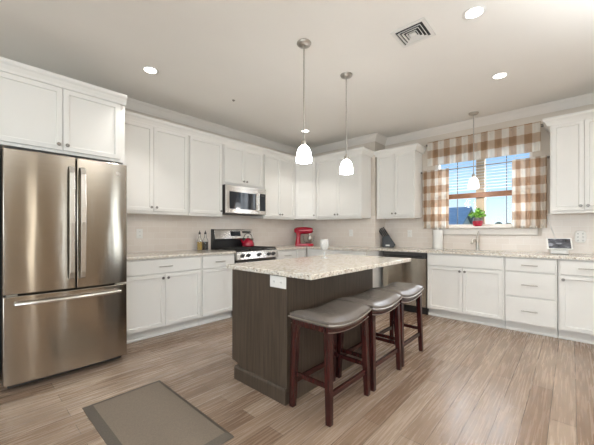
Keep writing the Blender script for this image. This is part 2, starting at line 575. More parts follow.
# crown moulding round the walls
CR = [(0.0, CEIL-0.105), (0.010, CEIL-0.105), (0.014, CEIL-0.092), (0.022, CEIL-0.086), (0.040, CEIL-0.060), (0.062, CEIL-0.030), (0.074, CEIL-0.022), (0.080, CEIL-0.012), (0.088, CEIL-0.010), (0.088, CEIL-0.001), (0.0, CEIL-0.001)]
bm = BM(); sweep(bm, CR, [(0.001, RY), (0.001, -BUMP-0.001), (BX+0.001, -BUMP-0.001), (BX+0.001, -0.001), (RX, -0.001)])
struct('trim_1', bm, M['trim'], label='white crown moulding where walls meet ceiling')

# tile splashbacks
UB = 1.396
bm = BM(); box(bm, 0.0005, 0.010, -3.92, -BUMP-0.0105, CT+0.0005, 1.47)
struct('trim_2', bm, M['tile_y'], label='beige subway tile behind the range')
bm = BM(); box(bm, 0.0005, BX+0.010, -BUMP-0.010, -BUMP-0.0005, CT+0.0005, UB+0.05)
box(bm, BX+0.0005, BX+0.010, -BUMP-0.0005, -0.0105, CT+0.0005, UB+0.05)
struct('trim_3', bm, M['tile_x'], label='beige subway tile on the boxed-out corner')
bm = BM()
box(bm, BX+0.0105, 2.40, -0.010, -0.0005, CT+0.0005, UB+0.02); box(bm, 2.40, 3.76, -0.010, -0.0005, CT+0.0005, 1.13)
box(bm, 3.76, 5.0, -0.010, -0.0005, CT+0.0005, UB+0.02)
struct('trim_4', bm, M['tile_x'], label='beige subway tile along the sink wall')

# ------------------------------------------------------------------ window over the sink
win = thing('window_1', 'twin double-hung window over the sink with tan centre post', None, ((WX0+WX1)/2, 0, WZ0))
del win['label']
win['kind'] = 'structure'; win['label'] = 'twin window over the sink with tan centre post'
HW, HH = (WX1-WX0)/2, WZ1-WZ0
bm = BM()
for x0, x1, z0, z1 in ((-HW, -HW+0.035, 0, HH), (HW-0.035, HW, 0, HH), (-HW, HW, 0, 0.03), (-HW, HW, HH-0.03, HH)):
    box(bm, x0+0.0005*(x0 == -HW), x1, 0.05, 0.13, z0, z1)
obj('window_frame', bm, M['trim'], win)
bm = BM(); box(bm, -0.055, 0.055, 0.045, 0.13, 0.03, HH-0.03)
obj('mullion', bm, M['mullion'], win, 0.004)
for s in (-1, 1):
    c = s*(HW-0.035+0.055)/2
    bm = BM(); box(bm, c-0.004, c+0.004, 0.085, 0.10, 0.03, HH-0.03)
    obj('muntin', bm, M['backlit_muntin'], win)
    w = (HW-0.035-0.055)/2
    bm = BM(); box(bm, c-w, c+w, 0.090, 0.094, 0.03, HH-0.03)
    obj('pane', bm, M['pane'], win)
bm = BM(); box(bm, -0.645, 0.685, -0.060, 0.05, -0.030, -0.002)
obj('window_sill', bm, M['trim'], win, 0.006)
bm = BM(); sweep(bm, [(0.0, -0.125), (0.014, -0.125), (0.020, -0.115), (0.020, -0.045), (0.030, -0.032), (0.0, -0.032)], [(-0.60, -0.0105), (0.66, -0.0105)])
obj('apron', bm, M['trim'], win)

# blind: one wide blind, brown bottom rail
bl = thing('window_blind', 'raised white slatted blind with brown bottom rail in the sink window', 'blind', (3.055, 0.018, 1.665))
bm = BM()
for k in range(14):
    z = 0.135+k*0.043
    hexa(bm, [(-0.59, -0.020, z-0.008), (0.59, -0.020, z-0.008), (0.59, 0.022, z+0.006), (-0.59, 0.022, z+0.006)], [(-0.59, -0.020, z-0.0055), (0.59, -0.020, z-0.0055), (0.59, 0.022, z+0.0085), (-0.59, 0.022, z+0.0085)])
obj('slats', bm, M['slat'], bl)
bm = BM(); box(bm, -0.595, 0.595, -0.025, 0.023, 0.012, 0.085)
obj('bottom_rail', bm, M['rail_brown'], bl, 0.004)
bm = BM(); box(bm, -0.595, 0.595, -0.028, 0.026, 0.70, 0.75)
obj('head_rail', bm, M['slat'], bl, 0.003)
for x in (-0.42, 0.42):
    bm = BM(); tube(bm, [(x, 0, 0.08), (x, 0, 0.71)], 0.0018, 6)
    obj('lift_cord', bm, M['slat'], bl)

# ================================================================== CABINETS
def shaker(w, h, t=0.02, fr=0.058):
    """door slab centred in x, from z=0 up, back at y=0, front at y=-t"""
    bm = BM()
    fs = box(bm, -w/2, w/2, -t, 0, 0, h)
    f = fs[2]
    bm.normal_update()
    bmesh.ops.inset_individual(bm, faces=[f], thickness=fr)
    bmesh.ops.inset_individual(bm, faces=[f], thickness=0.004, depth=-0.012)
    return bm

def slab(w, h, t=0.02):
    bm = BM(); box(bm, -w/2, w/2, -t, 0, 0, h)
    return bm

def knob_bm():
    bm = BM(); lathe(bm, [(0.006, 0), (0.0055, -0.012), (0.013, -0.016), (0.0155, -0.022), (0.013, -0.027), (0, -0.028)], axis='y', seg=14)
    return bm

def pull_bm(L=0.15):
    bm = BM()
    tube(bm, [(-L/2, -0.030, 0), (L/2, -0.030, 0)], 0.006, 8)
    for s in (-1, 1):
        tube(bm, [(s*L*0.38, 0, 0), (s*L*0.38, -0.030, 0)], 0.0045, 8)
    return bm

def add_knob(parent, x, z, y=-0.02):
    o = obj('knob', knob_bm(), M['dark_nickel'], parent, smooth=True); o.location = (x, y, z); return o

def add_pull(parent, x, z, L=0.15):
    o = obj('handle', pull_bm(L), M['nickel'], parent, smooth=True); o.location = (x, -0.02, z); return o

def add_door(parent, xc, z, w, h, y, knob=None):
    d = obj('door', shaker(w, h), M['paint_white'], parent, 0.0015)
    d.location = (xc, y, z)
    if knob: add_knob(d, knob[0]*(w/2-0.028), knob[1] if knob[1] >= 0 else h+knob[1])
    return d

def add_drawer(parent, xc, z, w, h, y, L=0.15, pull=True):
    d = obj('drawer', slab(w, h), M['paint_white'], parent, 0.004)
    d.location = (xc, y, z)
    if pull: add_pull(d, 0, h/2, L)
    return d

D = 0.610
def base_cab(label, loc, rz, w, kind, depth=D, toe=True):
    """front faces local -y, back on y=0, centred in x. kind: list of columns"""
    t = thing('base_cabinet', label, 'cabinet', loc, rz, 'white base cabinets')
    e = 0.0008
    bm = BM(); box(bm, -w/2+e, w/2-e, -depth, -0.012, 0.105, CT-0.033)
    if kind == 'sink':
        bm.free(); bm = BM()
        box(bm, -w/2+e, -w/2+0.018, -depth, -0.012, 0.105, CT-0.033); box(bm, w/2-0.018, w/2-e, -depth, -0.012, 0.105, CT-0.033)
        box(bm, -w/2+0.018, w/2-0.018, -depth, -0.012, 0.105, 0.123); box(bm, -w/2+0.018, w/2-0.018, -0.03, -0.012, 0.123, CT-0.033)
        box(bm, -w/2+0.018, w/2-0.018, -depth, -depth+0.018, 0.123, CT-0.033)
    obj('carcass', bm, M['paint_white'], t)
    bm = BM(); box(bm, -w/2+e, w/2-e, -depth+0.07, -0.012, 0.001, 0.105)
    sweep(bm, [(0.0, 0.001), (0.012, 0.001), (0.012, 0.012), (0.006, 0.022), (0.0, 0.022)], [(-w/2+e, -depth+0.07), (w/2-e, -depth+0.07)])
    obj('toe_kick', bm, M['paint_white'], t)
    y = -depth-0.001
    if kind == 'drawer_doors':
        add_drawer(t, 0, 0.722, w-0.03, 0.150, y)
        dw = (w-0.034)/2
        for s in (-1, 1):
            add_door(t, s*(dw/2+0.002), 0.122, dw, 0.588, y, (-s, -0.045))
    elif kind == 'drawer_door_l' or kind == 'drawer_door_r':
        add_drawer(t, 0, 0.722, w-0.03, 0.150, y, 0.14)
        add_door(t, 0, 0.122, w-0.03, 0.588, y, (-1 if kind.endswith('l') else 1, -0.045))
    elif kind == 'sink':
        add_drawer(t, 0, 0.722, w-0.03, 0.150, y, pull=False)
        dw = (w-0.034)/2
        for s in (-1, 1):
            add_door(t, s*(dw/2+0.002), 0.122, dw, 0.588, y, (-s, -0.045))
    elif kind == 'drawers':
        for z, h in ((0.722, 0.150), (0.432, 0.277), (0.122, 0.297)):
            add_drawer(t, 0, z, w-0.03, h, y)
    elif kind == 'door':
        add_door(t, 0, 0.122, w-0.02, 0.750, y, None)
    return t

UT = 2.45
def wall_cab(label, loc, rz, w, doors, z0=UB, depth=0.33, knob_side=1, fr=0.058, group='white wall cabinets', right_only=0):
    t = thing('wall_cabinet', label, 'cabinet', (loc[0], loc[1], z0), rz, group)
    h = UT-z0
    e = 0.0008
    bm = BM(); box(bm, -w/2+e, w/2-e, -depth, -0.0125, 0.012, h)
    box(bm, -w/2+e, w/2-e, -depth, -depth+0.02, 0.0, 0.012)      # light rail
    obj('carcass', bm, M['paint_white'], t)
    y = -depth-0.001
    z = 0.034
    hd = h-z-0.012
    if doors == 2:
        dw = (w-0.034)/2
        for s in (-1, 1):
            add_door(t, s*(dw/2+0.002), z, dw, hd, y, (-s, 0.045))
    else:
        add_door(t, 0, z, w-0.03, hd, y, (knob_side, 0.045))
    return t

L_ROT = PI/2      # units on the left wall face +x
# --- left wall, base
base_cab('white base cabinet with two doors right of the refrigerator', (0, -3.463, 0), L_ROT, 0.914, 'drawer_doors')
base_cab('narrow white base cabinet with one drawer, left of the range', (0, -2.750, 0), L_ROT, 0.508, 'drawer_door_r')
base_cab('white base cabinet with one drawer, right of the range', (0, -1.482, 0), L_ROT, 0.470, 'drawer_door_l')
base_cab('plain white corner cabinet door beneath the red stand mixer', (0, -1.116, 0), L_ROT, 0.26, 'door')
base_cab('white base cabinet along the boxed-out corner, behind the island', (1.215, -BUMP, 0), 0, 1.155, 'drawer_doors')
base_cab('white sink base cabinet with two doors beneath the faucet', (2.985, 0, 0), 0, 0.905, 'sink')
base_cab('white base cabinet with a stack of three drawers', (3.682, 0, 0), 0, 0.485, 'drawers')
base_cab('white base cabinet with one drawer over a door, beneath the smart display', (4.160, 0, 0), 0, 0.460, 'drawer_door_l')

# --- left wall, uppers
wall_cab('white two-door wall cabinet right of the refrigerator', (0, -3.474), L_ROT, 0.892, 2)
wall_cab('white single-door wall cabinet left of the microwave', (0, -2.763), L_ROT, 0.522, 1)
wall_cab('short white two-door wall cabinet on top of the microwave', (0, -2.115), L_ROT, 0.765, 2, z0=1.862)
wall_cab('white two-door wall cabinet between microwave and corner', (0, -1.3535), L_ROT, 0.748, 2)
# --- diagonal corner upper
CY = -BUMP
cw = thing('corner_cabinet', 'white single-door diagonal wall cabinet in the corner above the red mixer', 'cabinet', (0, CY, UB), 0, 'white wall cabinets')
a, b_ = 0.608, 0.330
poly = [(0.0125, -0.0125), (0.0125, -a), (b_, -a), (a, -b_), (a, -0.0125)]
bm = BM(); prism(bm, poly, 'z', 0.012, UT-UB)
obj('carcass', bm, M['paint_white'], cw)
d = obj('door', shaker(0.350, UT-UB-0.046), M['paint_white'], cw, 0.0015)
d.location = ((a+b_)/2+0.001, -(a+b_)/2-0.001, 0.034); d.rotation_euler = (0, 0, PI/4)
add_knob(d, 0.147, 0.045)
# --- bumped uppers and window sides
wall_cab('white two-door wall cabinet on the boxed-out corner', (1.072, -BUMP), 0, 0.926, 2)
wall_cab('white two-door wall cabinet left of the window, above the knife block', (1.930, 0), 0, 0.638, 2)
wall_cab('white two-door wall cabinet right of the window', (4.145, 0), 0, 0.59, 2)
# --- above the refrigerator
fc = thing('refrigerator_cabinet', 'deep white two-door cabinet above the refrigerator', 'cabinet', (0, -4.42, 0), L_ROT, 'white wall cabinets')
bm = BM()
box(bm, -0.48, 0.499, -0.75, -0.012, 1.868, UT)
obj('carcass', bm, M['paint_white'], fc)
for s, nm in ((-1, 'side_panel'), (1, 'side_panel')):
    bm = BM()
    x0 = 0.4795 if s > 0 else -0.4995
    if s > 0: box(bm, x0, x0+0.0197, -0.75, -0.012, 0.001, 1.8675)
    else: box(bm, x0, x0+0.019, -0.75, -0.012, 0.001, UT)
    obj(nm, bm, M['paint_white'], fc)
for s in (-1, 1):
    d = add_door(fc, s*0.2255, 1.893, 0.447, 0.537, -0.751, (-s, 0.045))

# --- cabinet crown mouldings (continuous, so a trim of their own)
def ccrown(z):
    return [(-0.002, z-0.030), (0.026, z-0.030), (0.030, z-0.018), (0.034, z-0.008), (0.050, z+0.018), (0.062, z+0.030), (0.066, z+0.040), (0.066, z+0.060), (-0.002, z+0.060)]
f0 = 0.33
bm = BM(); sweep(bm, ccrown(UT+0.012), [(f0, -3.918), (f0, CY-0.608), (0.608, CY-f0), (1.535, CY-f0), (1.535, -f0), (2.249, -f0), (2.249, -0.013)])
struct('trim_5', bm, M['paint_white'], label='white crown along the wall cabinets')
bm = BM(); sweep(bm, ccrown(UT+0.012), [(3.85, -0.013), (3.85, -f0), (4.44, -f0)])
struct('trim_6', bm, M['paint_white'], label='white crown on the cabinet right of the window')
bm = BM(); sweep(bm, ccrown(UT+0.012), [(0.75, -4.919), (0.75, -3.921), (0.40, -3.921)][:2])
sweep(bm, ccrown(UT+0.012), [(0.751, -3.921), (0.40, -3.921)][::-1]) if False else None
struct('trim_7', bm, M['paint_white'], label='white crown on the cabinet above the refrigerator')

# ------------------------------------------------------------------ worktops
OV = 0.645
bm = BM(); box(bm, 0.0005, OV, -3.919, -2.496, CT-0.031, CT)
w = obj('worktop', bm, M['granite'], None, 0.005)
tag(w, 'speckled granite worktop between refrigerator and range', 'worktop')
bm = BM()
SX0, SX1, SY0, SY1 = 2.62, 3.36, -0.53, -0.14
T0, T1 = CT-0.031, CT
prism(bm, [(0.0005, -1.717), (OV, -1.717), (OV, -BUMP-OV), (1.81, -BUMP-OV), (1.81, -OV), (SX0, -OV), (SX0, -0.0005), (BX+0.0005, -0.0005), (BX+0.0005, -BUMP-0.0005), (0.0005, -BUMP-0.0005)], 'z', T0, T1)
box(bm, SX0, SX1, -OV, SY0, T0, T1); box(bm, SX0, SX1, SY1, -0.0005, T0, T1)
box(bm, SX1, 4.405, -OV, -0.0005, T0, T1)
bmesh.ops.remove_doubles(bm, verts=bm.verts[:], dist=1e-5)
w = obj('worktop', bm, M['granite'], None)
tag(w, 'L-shaped speckled granite worktop along corner and sink wall', 'worktop')
sk = thing('sink', 'stainless undermount sink set in the granite below the faucet', 'sink', (2.99, -0.335, 0.70))
bm = BM()
z0, z1, g = 0.0, CT-0.032-0.70, 0.012
X, Y = 0.37, 0.195
box(bm, -X, X, -Y, Y, z0, z0+0.006)
for q in ((-X, -X+g, -Y, Y), (X-g, X, -Y, Y), (-X+g, X-g, -Y, -Y+g), (-X+g, X-g, Y-g, Y)): box(bm, *q, z0+0.006, z1)
obj('basin', bm, M['steel'], sk)
bm = BM(); lathe(bm, [(0.045, 0.0065), (0.045, 0.009), (0.03, 0.0095), (0.0, 0.008)], seg=18)
obj('drain', bm, M['nickel'], sk, smooth=True)

# ================================================================== APPLIANCES
# --- refrigerator (local frame: front faces -y)
fr = thing('refrigerator', 'stainless steel French-door refrigerator with bottom freezer', 'refrigerator', (0, -4.396, 0), L_ROT)
FW = 0.414
bm = BM(); box(bm, -FW+0.012, FW-0.012, -0.90, -0.04, 0.03, 1.795)
box(bm, -FW+0.03, FW-0.03, -0.93, -0.90, 0.015, 0.05)
obj('body', bm, M['dark_grey'], fr, 0.004)
def curved(x0, x1, z0, z1, yf, sag, yb, n=18, ref=FW):
    """slab with a gently bowed front"""
    bm = BM()
    pts = []
    for i in range(n+1):
        x = x0+(x1-x0)*i/n
        pts.append((x, yf+sag*(x/ref)**2))
    poly = pts+[(x1, yb), (x0, yb)]
    prism(bm, poly, 'z', z0, z1)
    return bm
for s in (-1, 1):
    x0, x1 = (-FW, -0.004+0.022) if s < 0 else (0.004+0.022, FW)
    d = obj('door', curved(x0, x1, 0.722, 1.800, -1.012, 0.022, -0.905), M['steel'], fr, 0.006, True)
    bm = BM(); hx = 0.022+s*0.038
    pts = [(hx, -1.012, 0.80), (hx, -1.045, 0.81), (hx, -1.062, 0.86), (hx, -1.070, 1.26), (hx, -1.062, 1.66), (hx, -1.045, 1.71), (hx, -1.012, 1.72)]
    for i in range(len(pts)-1):
        p, q = pts[i], pts[i+1]
        hexa(bm, [(hx-0.017, p[1]-0.008, p[2]), (hx+0.017, p[1]-0.008, p[2]), (hx+0.017, p[1]+0.008, p[2]), (hx-0.017, p[1]+0.008, p[2])],
             [(hx-0.017, q[1]-0.008, q[2]), (hx+0.017, q[1]-0.008, q[2]), (hx+0.017, q[1]+0.008, q[2]), (hx-0.017, q[1]+0.008, q[2])])
    obj('handle', bm, M['steel_bright'], d, 0.003)
    if s > 0:
        bm = BM(); lathe(bm, [(0.016, 0), (0.016, -0.002), (0.013, -0.003), (0.0125, -0.0018), (0, -0.0018)], (0.335, -0.9975, 1.713), 20, 'y')
        sphere(bm, (0.331, -0.9995, 1.713), 0.0045, 1, (1, 0.4, 1)); sphere(bm, (0.339, -0.9995, 1.714), 0.0045, 1, (1, 0.4, 1))
        obj('emblem', bm, M['nickel'], d, smooth=True)
dr = obj('freezer_drawer', curved(-FW, FW, 0.055, 0.709, -1.012, 0.022, -0.905), M['steel'], fr, 0.006, True)
bm = BM()
pts = []
for i in range(13):
    x = -0.345+0.69*i/12
    pts.append((x, -1.062+0.030*(x/0.345)**2, 0.652))
tube(bm, [(-0.345, -1.0, 0.652)]+pts+[(0.345, -1.0, 0.652)], 0.015, 10)
obj('handle', bm, M['steel_bright'], dr, smooth=True)
for s in (-1, 1):
    bm = BM(); box(bm, s*(FW-0.05)-0.03, s*(FW-0.05)+0.03, -0.99, -0.91, 0.7105, 0.7205)
    obj('hinge', bm, M['nickel'], fr, 0.002)

# --- range
rg = thing('range', 'stainless gas range with black grates and a row of five knobs', 'range', (0, -2.1065, 0), L_ROT)
RW = 0.387
bm = BM(); box(bm, -RW, RW, -0.62, -0.012, 0.012, 0.905)
obj('body', bm, M['dark_grey'], rg, 0.003)
bm = BM(); box(bm, -RW+0.005, RW-0.005, -0.652, -0.621, 0.26, 0.755)
od = obj('oven_door', bm, M['steel_bright'], rg, 0.004)
bm = BM(); box(bm, -0.27, 0.27, -0.6555, -0.652, 0.36, 0.64)
obj('oven_window', bm, M['black_glass'], od)
bm = BM(); tube(bm, [(-0.33, -0.645, 0.72), (-0.33, -0.70, 0.72), (0.33, -0.70, 0.72), (0.33, -0.645, 0.72)], 0.012, 10)
obj('handle', bm, M['steel_bright'], od, smooth=True)
bm = BM(); box(bm, -RW+0.005, RW-0.005, -0.652, -0.621, 0.06, 0.25)
obj('warming_drawer', bm, M['steel_bright'], rg, 0.004)
bm = BM(); prism(bm, [(-0.621, 0.79), (-0.665, 0.79), (-0.680, 0.80), (-0.655, 0.900), (-0.640, 0.908), (-0.621, 0.908)], 'x', -RW, RW)
cp = obj('control_panel', bm, M['steel_bright'], rg, 0.002)
for x in (-0.295, -0.195, 0.0, 0.19, 0.285):
    bm = BM(); lathe(bm, [(0.027, 0), (0.026, -0.008), (0.019, -0.012), (0.017, -0.036), (0, -0.037)], axis='y', seg=18)
    box(bm, -0.004, 0.004, -0.042, -0.03, -0.017, 0.017)
    k = obj('knob', bm, M['dark_grey'], cp, smooth=True)
    k.location = (x, -0.668, 0.85); k.rotation_euler = (math.radians(-14), 0, 0)
bm = BM(); box(bm, -RW, RW, -0.640, -0.09, 0.9085, 0.918)
obj('cooktop', bm, M['black'], rg, 0.003)
for gx in (-0.2525, 0.0, 0.2525):
    bm = BM()
    for x in (-0.118, 0.118): box(bm, gx+x-0.006, gx+x+0.006, -0.625, -0.115, 0.930, 0.946)
    for y in (-0.618, -0.49, -0.37, -0.25, -0.122): box(bm, gx-0.118, gx+0.118, y-0.006, y+0.006, 0.932, 0.946)
    for y in (-0.50, -0.24):
        box(bm, gx-0.006, gx+0.006, y-0.11, y+0.11, 0.934, 0.946)
    for x in (-0.118, 0.118):
        for y in (-0.618, -0.122): box(bm, gx+x-0.007, gx+x+0.007, y-0.007, y+0.007, 0.918, 0.932)
    obj('grate', bm, M['iron'], rg, 0.002)
for bx, by in ((-0.25, -0.50), (-0.25, -0.24), (0.25, -0.50), (0.25, -0.24), (0.0, -0.37)):
    bm = BM(); lathe(bm, [(0.05, 0.918), (0.048, 0.924), (0.034, 0.925), (0.034, 0.931), (0.0, 0.932)], (bx, by, 0), 20)
    obj('burner', bm, M['iron'], rg, smooth=True)
bm = BM(); prism(bm, [(-0.075, 1.055), (-0.092, 1.075), (-0.060, 1.205), (-0.045, 1.220), (-0.014, 1.220), (-0.014, 1.055)], 'x', -RW+0.028, RW)
bg = obj('backguard', bm, M['steel_bright'], rg, 0.003)
bm = BM(); box(bm, -RW, RW, -0.075, -0.012, 0.905, 1.055); prism(bm, [(-0.095, 1.055), (-0.060, 1.222), (-0.014, 1.222), (-0.014, 1.055)], 'x', -RW, -RW+0.027)
obj('backguard_base', bm, M['black'], rg, 0.002)
bm = BM(); hexa(bm, [(-0.07, -0.0885, 1.115), (0.115, -0.0885, 1.115), (0.115, -0.07, 1.115), (-0.07, -0.07, 1.115)], [(-0.07, -0.0705, 1.190), (0.115, -0.0705, 1.190), (0.115, -0.06, 1.190), (-0.07, -0.06, 1.190)])
obj('display', bm, M['black_glass'], bg)
bm = BM(); hexa(bm, [(0.16, -0.0765, 1.163), (0.33, -0.0765, 1.163), (0.33, -0.07, 1.163), (0.16, -0.07, 1.163)], [(0.16, -0.0695, 1.192), (0.33, -0.0695, 1.192), (0.33, -0.06, 1.192), (0.16, -0.06, 1.192)])
obj('vent_slot', bm, M['black'], bg)

# --- microwave
mw = thing('microwave', 'stainless over-the-range microwave with dark glass door', 'microwave', (0, -2.1155, 1.447), L_ROT)
bm = BM(); box(bm, -0.380, 0.380, -0.385, -0.014, 0.0, 0.412)
obj('body', bm, M['dark_grey'], mw, 0.003)
bm = BM(); box(bm, -0.380, 0.222, -0.415, -0.386, 0.004, 0.408)
md = obj('door', bm, M['steel_bright'], mw, 0.006)
bm = BM(); box(bm, -0.325, 0.165, -0.4175, -0.4145, 0.068, 0.318)
obj('door_window', bm, M['black_glass'], md, 0.002)
bm = BM(); tube(bm, [(0.195, -0.414, 0.055), (0.195, -0.452, 0.065), (0.195, -0.455, 0.19), (0.195, -0.452, 0.322), (0.195, -0.414, 0.332)], 0.011, 10)
obj('handle', bm, M['steel_bright'], md, smooth=True)
bm = BM(); box(bm, 0.224, 0.380, -0.415, -0.386, 0.004, 0.408)
mc = obj('control_panel', bm, M['steel_bright'], mw, 0.005)
bm = BM(); box(bm, 0.240, 0.362, -0.4175, -0.4145, 0.06, 0.33)
obj('keypad', bm, M['black_glass'], mc, 0.002)
bm = BM(); box(bm, 0.262, 0.34, -0.4185, -0.4172, 0.285, 0.315)
obj('display', bm, M['slot'], mc)

# --- dishwasher
dwt = thing('dishwasher', 'stainless dishwasher left of the sink cabinet', 'dishwasher', (2.20, 0, 0), 0)
bm = BM(); box(bm, -0.315, 0.315, -0.60, -0.02, 0.11, 0.88)
obj('body', bm, M['dark_grey'], dwt)
bm = BM(); box(bm, -0.33, 0.325, -0.565, -0.04, 0.001, 0.109)
obj('kick_plate', bm, M['plinth_black'], dwt)
bm = BM(); box(bm, -0.325, 0.325, -0.636, -0.601, 0.115, 0.800)
dd = obj('door', bm, M['steel'], dwt, 0.004)
bm = BM(); box(bm, -0.325, 0.325, -0.636, -0.601, 0.806, 0.882)
pn = obj('control_panel', bm, M['dark_grey'], dwt, 0.004)
bm = BM(); prism(bm, [(-0.636, 0.82), (-0.652, 0.826), (-0.652, 0.842), (-0.636, 0.846)], 'x', -0.28, 0.28)
obj('handle', bm, M['black'], pn)

# ================================================================== ISLAND
isl = thing('kitchen_island', 'dark espresso wood kitchen island base', 'island', (2.29, -2.915, 0))
IX, IY0, IY1 = 0.312, -0.605, 0.60
bm = BM(); box(bm, -IX+0.022, IX-0.015, IY0+0.016, IY1-0.012, 0.125, CT-0.034)
obj('carcass', bm, M['island_wood'], isl)
bm = BM()
prism(bm, [(-IX, 0.140), (-IX, CT-0.034), (IX, CT-0.034), (IX, 0.113), (-IX+0.07, 0.113), (-IX+0.07, 0.140)], 'y', IY0, IY0+0.0155)
obj('end_panel', bm, M['island_wood'], isl, 0.002)
bm = BM(); box(bm, IX-0.0148, IX, IY0+0.016, IY1, 0.113, CT-0.034)
obj('back_panel', bm, M['island_wood'], isl, 0.002)
bm = BM(); box(bm, -IX, IX-0.0152, IY1-0.0118, IY1, 0.113, CT-0.034)
obj('end_panel', bm, M['island_wood'], isl, 0.002)
bm = BM()
sweep(bm, [(0.0, 0.001), (0.014, 0.001), (0.014, 0.092), (0.008, 0.108), (0.0, 0.112)], [(-IX+0.055, IY1-0.01), (-IX+0.055, IY0+0.004), (IX-0.02, IY0+0.004), (IX-0.02, IY1-0.01)])
box(bm, -IX+0.056, IX-0.021, IY0+0.005, IY1-0.011, 0.002, 0.110)
obj('base_moulding', bm, M['island_wood'], isl)
dw_ = (IY1-IY0-0.05)/3
for k in range(3):
    yc = IY0+0.025+dw_*(k+0.5)
    d = obj('door', shaker(dw_-0.006, 0.72), M['island_wood'], isl, 0.0015)
    d.location = (-IX+0.0215, yc, 0.15); d.rotation_euler = (0, 0, -PI/2)
    add_knob(d, dw_/2-0.035, 0.67)
bm = BM(); box(bm, 1.935, 2.840, -3.550, -1.960, CT-0.0335, CT)
w = obj('island_worktop', bm, M['granite'], None, 0.006, seg=3)
tag(w, 'speckled granite slab overhanging the kitchen island', 'worktop')

# --- barstools
def make_stool(label, loc):
    t = thing('barstool', label, 'stool', loc, 0, 'saddle barstools at the island')
    # feet and tops
    FX, FY, TX, TY = 0.154, 0.232, 0.130, 0.205
    hs = 0.585
    def leg_at(sx, sy, z):
        k = z/hs
        return (sx*(FX+(TX-FX)*k), sy*(FY+(TY-FY)*k))
    # seat: saddle (dips in the middle of its long side)
    SXh, SYh = 0.168, 0.262
    n, mm = 22, 14
    bm = BM()
    def dip(v):
        return -0.040*(1-abs(v)**2.0)
    def puff(u, v):
        return 0.044*((1-abs(u)**3.4)**0.5)*((1-abs(v)**5.0)**0.5)
    top = [[None]*(mm+1) for _ in range(n+1)]
    bot = [[None]*(mm+1) for _ in range(n+1)]
    for i in range(n+1):
        v = -1+2*i/n
        for j in range(mm+1):
            u = -1+2*j/mm
            zb = 0.640+dip(v)*0.9
            # round the plan corners
            rx = SXh*(1-0.03*abs(v)**8); ry = SYh*(1-0.03*abs(u)**8)
            top[i][j] = bm.verts.new((u*rx, v*ry, zb+puff(u, v)))
            edge = i in (0, n) or j in (0, mm)
            bot[i][j] = bm.verts.new((u*rx*0.985, v*ry*0.985, zb-0.036))
    for i in range(n):
        for j in range(mm):
            bm.faces.new((top[i][j], top[i][j+1], top[i+1][j+1], top[i+1][j]))
            bm.faces.new((bot[i][j], bot[i+1][j], bot[i+1][j+1], bot[i][j+1]))
    ring = [(0, j) for j in range(mm)]+[(i, mm) for i in range(n)]+[(n, j) for j in range(mm, 0, -1)]+[(i, 0) for i in range(n, 0, -1)]
    for k in range(len(ring)):
        a0, a1 = ring[k], ring[(k+1) % len(ring)]
        bm.faces.new((top[a1[0]][a1[1]], top[a0[0]][a0[1]], bot[a0[0]][a0[1]], bot[a1[0]][a1[1]]))
    bmesh.ops.recalc_face_normals(bm, faces=bm.faces[:])
    seat = obj('seat', bm, M['leather'], t, smooth=True)
    # nail-head strip around the cushion foot
    bm = BM()
    pts = []
    for k in ring+[ring[0]]:
        v = -1+2*k[0]/n; u = -1+2*k[1]/mm
        pts.append((u*SXh*1.0, v*SYh*1.0, 0.640+dip(v)*0.9-0.022))
    tube(bm, pts, 0.0045, 6)
    obj('trim_band', bm, M['nickel'], seat, smooth=True)
    # apron rails follow the saddle
    for s in (-1, 1):
        bm = BM()
        x0, x1 = s*0.128, s*0.156
        if x0 > x1: x0, x1 = x1, x0
        N = 12
        up, lo = [], []
        for i in range(N+1):
            v = -0.93+1.86*i/N
            up.append((v*SYh, 0.640+dip(v)*0.9-0.034)); lo.append((v*SYh, 0.640+dip(v)*0.9-0.072))
        prism(bm, up+lo[::-1], 'x', x0, x1)
        obj('apron', bm, M['stool_wood'], t, 0.003)
        bm = BM(); box(bm, -0.127, 0.127, s*0.236-0.012, s*0.236+0.008, 0.562, 0.604)
        obj('apron', bm, M['stool_wood'], t, 0.003)
        # thin silver welt on the apron
        bm = BM()
        tube(bm, [(s*0.1565, y, z+0.006) for y, z in lo], 0.003, 6)
        obj('welt', bm, M['nickel'], t, smooth=True)
    for sx in (-1, 1):
        for sy in (-1, 1):
            bm = BM()
            h = 0.0225; hb = 0.018
            bx_, by_ = leg_at(sx, sy, 0.001); tx_, ty_ = leg_at(sx, sy, hs)
            ty_ += sy*0.012; tx_ += sx*0.004
            hexa(bm, [(bx_-hb, by_-hb, 0.001), (bx_+hb, by_-hb, 0.001), (bx_+hb, by_+hb, 0.001), (bx_-hb, by_+hb, 0.001)],
                 [(tx_-h, ty_-h, hs), (tx_+h, ty_-h, hs), (tx_+h, ty_+h, hs), (tx_-h, ty_+h, hs)])
            obj('leg', bm, M['stool_wood'], t, 0.003)
    for s in (-1, 1):
        z = 0.175
        x, y = leg_at(s, 1, z)
        bm = BM(); box(bm, x-0.010, x+0.010, -y+0.016, y-0.016, z-0.017, z+0.017)
        obj('stretcher', bm, M['stool_wood'], t, 0.003)
        z = 0.225
        x, y = leg_at(1, s, z)
        bm = BM(); box(bm, -x+0.016, x-0.016, y-0.010, y+0.010, z-0.014, z+0.014)
        obj('stretcher', bm, M['stool_wood'], t, 0.003)
    return t
st = make_stool('grey leather saddle barstool nearest the viewer', (2.786, -3.262, 0))
dup(st, (2.786, -2.712, 0), 'grey leather saddle barstool in the middle of the three')
dup(st, (2.776, -2.172, 0), 'grey leather saddle barstool farthest from the viewer, nearest the dishwasher')

